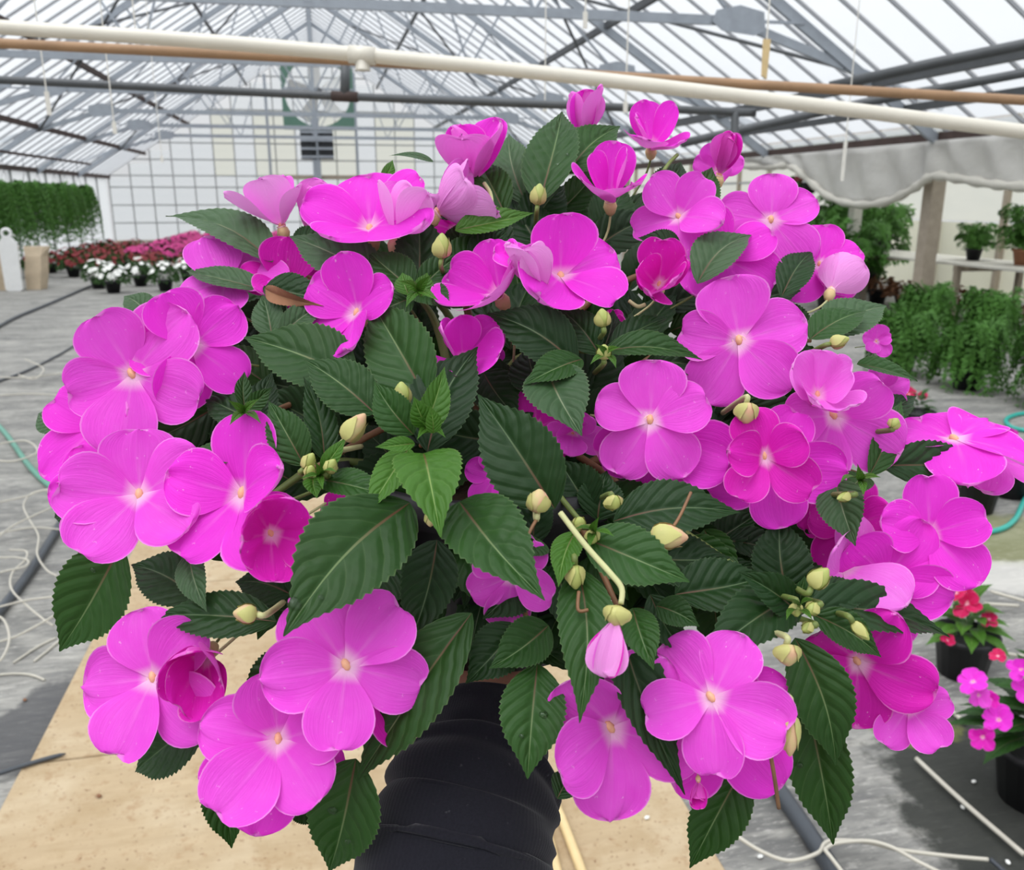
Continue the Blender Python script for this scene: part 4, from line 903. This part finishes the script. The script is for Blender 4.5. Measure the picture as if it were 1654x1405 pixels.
for (bx, by, tx, ty, w, n, mt, d0, d1, kw) in LV:
    A, B = P(bx, by, D(bx, by)+d0), P(tx, ty, D(tx, ty)+d1)
    k = dict(bulge=random.uniform(.05, .10), fold=random.uniform(.10, .34), wave=random.uniform(.0, .012)); k.update(kw)
    leaf_objs.append(leaf_at(plant, A, B, w*.5*((D(bx, by)+d0)+(D(tx, ty)+d1))/FPX, n, mt, **k))
# shaded leaves filling the inside of the bush
poly = [(265, 470), (450, 400), (650, 350), (850, 265), (990, 265), (1140, 330), (1280, 410), (1370, 560), (1420, 690), (1440, 860), (1390, 980), (1250, 1060), (1120, 1110), (990, 1120), (860, 1085), (720, 1070), (560, 1110), (430, 1050), (300, 930), (200, 820), (220, 600)]
def inside(x, y):
    c = False; j = len(poly)-1
    for i in range(len(poly)):
        (xi, yi), (xj, yj) = poly[i], poly[j]
        if (yi > y) != (yj > y) and x < (xj-xi)*(y-yi)/(yj-yi)+xi: c = not c
        j = i
    return c
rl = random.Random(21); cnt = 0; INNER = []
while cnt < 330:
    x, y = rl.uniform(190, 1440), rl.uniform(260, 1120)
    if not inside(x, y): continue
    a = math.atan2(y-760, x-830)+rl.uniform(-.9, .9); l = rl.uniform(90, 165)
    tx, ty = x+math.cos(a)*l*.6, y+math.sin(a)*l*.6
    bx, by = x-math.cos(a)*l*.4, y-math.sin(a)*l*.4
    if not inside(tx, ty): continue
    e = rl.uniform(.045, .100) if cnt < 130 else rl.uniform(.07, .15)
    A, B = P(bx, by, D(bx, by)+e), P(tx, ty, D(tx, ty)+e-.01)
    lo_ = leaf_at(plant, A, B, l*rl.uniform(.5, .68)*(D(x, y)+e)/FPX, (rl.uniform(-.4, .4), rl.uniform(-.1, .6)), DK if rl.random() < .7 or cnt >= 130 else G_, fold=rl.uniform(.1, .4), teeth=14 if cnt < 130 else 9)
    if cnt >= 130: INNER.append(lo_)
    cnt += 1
# the deepest ones, too hidden to pick apart, become one mass
im = MB(); uvs_ = []
for lo_ in INNER:
    me = lo_.data; mw = lo_.matrix_basis
    u = {lp.vertex_index: tuple(me.uv_layers[0].data[lp.index].uv) for lp in me.loops}
    im.add([mw @ v_.co for v_ in me.vertices], [tuple(p_.vertices) for p_ in me.polygons]); uvs_ += [u[i] for i in range(len(me.vertices))]
    bpy.data.objects.remove(lo_)
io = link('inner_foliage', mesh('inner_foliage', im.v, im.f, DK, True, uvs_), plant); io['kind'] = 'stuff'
# branches from the soil to the leaf rosettes
for (x, y, e) in ((680, 720, .01), (500, 760, .02), (675, 480, .03), (400, 680, .03), (945, 850, .01), (1290, 985, .02), (975, 570, .02), (870, 330, .03), (1400, 770, .03), (440, 430, .03), (1310, 550, .03), (300, 930, .04), (450, 1010, .04), (1100, 420, .03), (560, 1110, .04), (1000, 985, .02), (850, 1000, .02), (700, 340, .04), (1120, 880, .04), (600, 420, .05)):
    Q = P(x, y, D(x, y)+e); s0 = CENTRE+Vector((random.uniform(-.05, .05), random.uniform(-.05, .05), -.01)); mid = s0.lerp(Q, .5)+Vector((0, .02, .035))
    MB().tube([p-POTB for p in spline([s0, mid, Q], 6)], [.0042-.0028*i/12 for i in range(13)], 7).obj('branch', 'stem_red' if (x % 3) else 'stem', plant, smooth=True)
# thin visible stalks
for pts, mt, r in (([(905, 828), (945, 880), (985, 925), (1004, 950), (1003, 975)], 'stem_pale', .0017), ([(1088, 850), (1100, 830), (1116, 795)], 'stem_red', .001), ([(1242, 1205), (1250, 1250), (1258, 1305)], 'stem_red', .0012), ([(935, 955), (934, 985), (950, 985)], 'stem_red', .0011), ([(1062, 868), (1040, 866), (1022, 866)], 'stem', .0016),
                   ([(1016, 486), (1030, 495), (1042, 492)], 'stem_pale', .0016), ([(782, 296), (792, 312), (795, 332)], 'stem_pale', .0018), ([(905, 478), (898, 495), (890, 500)], 'stem_pale', .0018), ([(1094, 250), (1082, 262), (1072, 276)], 'stem', .0018), ([(866, 840), (856, 858), (848, 880)], 'stem_red', .0011), ([(602, 582), (599, 615), (588, 652), (575, 680)], 'leaf_brown', .0016)):
    MB().tube([p-POTB for p in spline([P(x, y, D(x, y)-(.062 if pts[0] == (905, 828) else .035 if r < .0016 else .004)) for x, y in pts], 5)], r*.8, 6).obj('stalk', mt, plant, smooth=True)
# buds: base px, tip px, width px, kind, stem start
BD = [(868, 332, 872, 296, 26, 'bud'), (713, 418, 714, 376, 30, 'bud'), (556, 712, 590, 668, 34, 'bud_pink'), (650, 655, 648, 616, 30, 'bud'), (530, 762, 540, 742, 22, 'bud'), (492, 756, 506, 732, 22, 'bud'), (498, 768, 504, 752, 18, 'bud'),
      (868, 826, 872, 790, 38, 'bud_pink'), (1048, 866, 1112, 868, 42, 'bud_pink'), (928, 912, 930, 952, 32, 'bud'), (988, 804, 994, 822, 30, 'bud'), (956, 858, 958, 878, 24, 'bud'), (975, 580, 976, 556, 24, 'bud'), (974, 528, 972, 498, 26, 'bud'), (1205, 652, 1206, 684, 38, 'bud_pink'),
      (1340, 556, 1372, 546, 22, 'bud'), (1310, 948, 1338, 918, 32, 'bud'), (1284, 975, 1288, 996, 20, 'bud'), (1318, 978, 1304, 990, 22, 'bud'), (1376, 1004, 1404, 1034, 20, 'bud'), (1270, 1040, 1274, 1076, 42, 'bud_pink'), (1274, 1150, 1276, 1222, 34, 'bud_pink'), (416, 992, 376, 990, 32, 'bud_pink'), (934, 850, 938, 836, 20, 'bud'), (1372, 800, 1352, 806, 16, 'bud'), (1440, 690, 1450, 676, 20, 'bud'), (698, 830, 694, 850, 22, 'bud_pink'), (1310, 1010, 1296, 1018, 18, 'bud')]
for (ax, ay, bx, by, w, k) in BD:
    d = D(ax, ay)-.035
    A, B = P(ax, ay, d), P(bx, by, d-.004)
    bud_at(plant, A, B, w*d/FPX, k, P(ax*.9+830*.1, ay*.9+800*.1, d+.05), 'stem' if k == 'bud' else 'stem_pale')
# the half open drooping pink bud
d = D(990, 1020)-.055
A, B = P(1000, 978, d), P(976, 1078, d-.003)
o = bud_at(plant, A, A.lerp(B, .34), 44*d/FPX, 'bud_sepal', None)
ax_ = (B-A).normalized()
for k in range(4):
    me = petal_mesh('cup', k, PA if k != 2 else DP); pe = link('petal', me, o)
    pe.matrix_basis = Matrix.Translation((0, 0, .006)) @ Matrix.Rotation(math.radians(90*k+20), 4, 'Z') @ Matrix.Rotation(math.radians(72), 4, 'X') @ Matrix.Scale((B-A).length*.88, 4)
# small rosette leaves at the shoot tips
for (x, y, s) in ((676, 470, 26), (695, 690, 22), (395, 665, 24), (515, 768, 20), (960, 860, 22), (1292, 985, 20), (978, 575, 20), (1390, 775, 22)):
    for k in range(4):
        a = k*1.57+x; A = P(x, y, D(x, y)-.035); B = P(x+math.cos(a)*s*1.5, y+math.sin(a)*s*1.2, D(x, y)-.052)
        leaf_at(plant, A, B, s*.6*D(x, y)/FPX, (math.cos(a)*.3, .3), LT, teeth=8, quilt=.5)
# withered brown margin on the curled leaf and water beads on the wet leaves
leaf_at(plant, P(428, 466, D(428, 466)-.006), P(522, 494, D(522, 494)-.012), 30*.5/FPX, (.0, -.1), 'leaf_brown', bulge=.12, fold=.6, wave=.05)
for (key, row, colm, sz) in (((662, 812), 34, 8, .0036), ((662, 812), 30, 3, .0015), ((872, 326), 12, 7, .0018), ((872, 326), 15, 8, .0013), ((762, 990), 24, 7, .0026), ((868, 1072), 18, 3, .0022), ((575, 1225), 16, 7, .0030), ((575, 1225), 24, 3, .0016), ((196, 880), 10, 7, .0018), ((1300, 1120), 16, 8, .0020), ((868, 1072), 26, 7, .0014)):
    li = [k for k, q in enumerate(LV) if (q[0], q[1]) == key][0]; lo_ = leaf_objs[li]
    MB().ell((0, 0, .0002), sz, sz*.8, sz*.5, 12, 8).obj('water_drop', 'water', lo_, lo_.data.vertices[row*11+colm].co, True)

# ================================================================== THE ARM HOLDING IT
wrist = P(784, 1122, .535)
person = tag(link('person', None, None, P(735, 1405, .455)), 'outstretched arm in a black knit sleeve holding the plant up from below', 'person')
def rel(p): return p-person.location
palm = POTB+Vector((-.004, -.012, -.017)); fwd = (palm-wrist); fwd.z = 0; fwd.normalize(); side = fwd.cross(Vector((0, 0, 1)))
el = P(700, 1780, .44)
vs_, es_, rad_ = [], [], []
def chain(pts, rs, start=None):
    prev = start
    for p, r in zip(pts, rs):
        vs_.append(rel(p)); rad_.append(r); i = len(vs_)-1
        if prev is not None: es_.append((prev, i))
        prev = i
    return prev
w_ = chain([palm-fwd*.035, ], [(.036, .016)])
chain([wrist, wrist.lerp(el, .2), wrist.lerp(el, .55), el], [(.026, .022), (.030, .028), (.036, .036), (.040, .040)], w_)
pk = chain([palm+fwd*.010], [(.038, .014)], w_)
for k, (off, ln) in enumerate(((-.030, .066), (-.010, .076), (.010, .072), (.029, .058))):
    b0 = palm+fwd*.035+side*off
    chain([b0, b0+fwd*ln*.42+side*off*.25+Vector((0, 0, -.002)), b0+fwd*ln*.72+side*off*.35+Vector((0, 0, .012)), b0+fwd*ln*.85+side*off*.4+Vector((0, 0, .032))], [(.0105, .0095), (.0090, .0090), (.0082, .0082), (.0070, .0070)], pk)
b0 = palm-fwd*.03-side*.034
chain([b0, b0-side*.028+fwd*.012+Vector((0, 0, .006)), b0-side*.046+fwd*.03+Vector((0, 0, .024)), b0-side*.050+fwd*.042+Vector((0, 0, .044))], [(.013, .012), (.0115, .011), (.0100, .010), (.0080, .008)], w_)
hm = bpy.data.meshes.new('arm_and_hand'); hm.from_pydata([tuple(p) for p in vs_], es_, []); hm.materials.append(M['skin'])
ho = link('arm_and_hand', hm, person)
sk = ho.modifiers.new('skin', 'SKIN'); sk.use_smooth_shade = True
for i, r in enumerate(rad_): hm.skin_vertices[0].data[i].radius = r
hm.skin_vertices[0].data[0].use_root = True
sb = ho.modifiers.new('sub', 'SUBSURF'); sb.levels = 2; sb.render_levels = 2
# sleeve: a knit tube with a ribbed cuff and stacked folds
path = [(P(782, 1128, .535), .0300), (P(781, 1150, .530), .0325), (P(779, 1185, .522), .036), (P(776, 1215, .515), .0395), (P(772, 1245, .506), .0425), (P(768, 1262, .50), .045),
        (P(762, 1285, .493), .0475), (P(756, 1310, .488), .0495), (P(748, 1340, .482), .0505), (P(742, 1370, .478), .051), (P(735, 1405, .472), .0515), (P(725, 1460, .466), .053), (P(715, 1530, .458), .055), (P(705, 1650, .448), .058), (el, .062)]
cp = spline([p for p, _ in path], 8); N = len(cp); NS = 56
def rad_at(u):
    k = u*(len(path)-1); i = min(int(k), len(path)-2); return path[i][1]+(path[i+1][1]-path[i][1])*(k-i)
v, f, uv = [], [], []
up = None
for i, p in enumerate(cp):
    d = (cp[min(i+1, N-1)]-cp[max(i-1, 0)]).normalized()
    if up is None: up = (CAM-p); 
    up = (up-d*up.dot(d)).normalized(); sd = d.cross(up); R0 = rad_at(i/(N-1))
    for j in range(NS):
        a = 2*math.pi*j/NS; fold = 0
        k = i-10*math.cos(a)*0 + 3.2*math.cos(a)                    # folds run obliquely round the arm
        for (c, w, h) in ((41, 2.6, .0040), (50, 3.0, .0026), (66, 6, .0022), (80, 6, .003), (92, 6, .003)):
            x = (k-c)/w; fold += h*math.exp(-x*x)*(1+.35*math.sin(2*a+c))
        fold += .0012*noise.noise(Vector((math.cos(a)*1.6, math.sin(a)*1.6, i*.13)))*2
        v.append(rel(p+(up*math.cos(a)+sd*math.sin(a))*(R0+fold))); uv.append((j/NS, i/N))
for i in range(N-1):
    for j in range(NS): a, b = i*NS+j, i*NS+(j+1) % NS; f.append((a, b, b+NS, a+NS))
so = link('sleeve', mesh('sleeve', v, f, 'sleeve', True, uv), person); so['label'] = 'black ribbed knit sleeve'
md = so.modifiers.new('thick', 'SOLIDIFY'); md.thickness = .0022; md.offset = -1

# ================================================================== NEARBY POTTED PLANTS AT THE RIGHT
def near_pot(px, py, r, h, label, cat='plant'):
    p = G(px, py); o = tag(link('potted_plant', None, None, p), label, cat)
    link('pot', pot_mesh(r*.75, r, h), o); return o
def clump(o, z0, n, ln, wd, spread, seed, mat, lift=.6):
    r = random.Random(seed)
    for i in range(n):
        a = i*2.4+r.uniform(-.3, .3); k = math.sqrt((i+.5)/n)
        A = o.location+Vector((math.cos(a)*spread*k*.4, math.sin(a)*spread*k*.4, z0+.6*ln*(1-k)*1.8))
        B = A+Vector((math.cos(a)*ln*(.4+.6*k), math.sin(a)*ln*(.4+.6*k), ln*(lift*(1-k)-.25*k)))
        LEAFN[0] += 1; me = leaf_mesh((B-A).length, wd, mat=mat, seed=LEAFN[0]*3, teeth=10, bulge=.1)
        lo = link('leaf', me, o); lo.matrix_basis = Matrix.Translation(A-o.location) @ frame(B-A, Vector((0, 0, 1))+Vector((-math.cos(a), -math.sin(a), 0))*.2).to_4x4()
o = near_pot(1552, 1086, .105, .16, 'potted plant with a few red flowers in a black pot at right')
clump(o, .16, 26, .13, .055, .10, 3, 'leaf_light')
for (x, y, s, z) in ((1562, 975, 28, 0), (1545, 958, 16, 0), (1598, 1000, 14, 0), (1530, 1035, 14, 0)): 
    d = (o.location-CAM).dot(Fv)-.10; flower_at(o, P(x, y, d), s*d/FPX, (0, .4), 0, 25, 'petal_red', None, stem=False)
o = near_pot(1668, 1290, .12, .18, 'potted plant with small magenta flowers at the lower right edge')
clump(o, .20, 46, .19, .075, .16, 5, 'leaf')
d = (o.location-CAM).dot(Fv)-.26
for (x, y, s, n, mt) in ((1572, 1102, 26, (0, .6), V), (1580, 1122, 20, (0, -.2), O), (1614, 1164, 28, (-.1, .5), V), (1588, 1190, 24, (-.4, .0), DP), (1600, 1130, 16, (0, .2), DP), (1650, 1082, 24, (0, .5), V), (1660, 1115, 24, (0, .3), V), (1612, 1060, 14, (0, .5), 'petal_red'), (1690, 1180, 26, (0, .3), V)):
    flower_at(o, P(x, y, d), s*d/FPX, n, 0, 22, mt, None, stem=False)
for i, (x, y, lab) in enumerate(((1574, 824, 'black pot half hidden behind the right magenta flower'), (1630, 800, 'black pot beside the teal hose at the right edge'))):
    o = near_pot(x, y, .12, .19, lab, 'plant'); clump(o, .19, 16, .10, .045, .10, 8+i, 'leaf')
    for (dx, dy, s) in ((0, -95, 15), (25, -70, 13), (-20, -80, 13)):
        dd = (o.location-CAM).dot(Fv)-.05; flower_at(o, P(x+dx, y+dy, dd), s*dd/FPX, (0, .5), 0, 25, 'petal_deep', None, stem=False)
o = near_pot(1480, 700, .11, .17, 'small potted plant with crimson flowers behind the right magenta flowers'); clump(o, .17, 18, .12, .05, .10, 12, 'leaf')
for (x, y, s) in ((1468, 637, 14), (1436, 632, 12), (1490, 640, 9)):
    dd = (o.location-CAM).dot(Fv); flower_at(o, P(x, y, dd), s*dd/FPX, (0, .5), 0, 25, 'petal_red', None, stem=False)
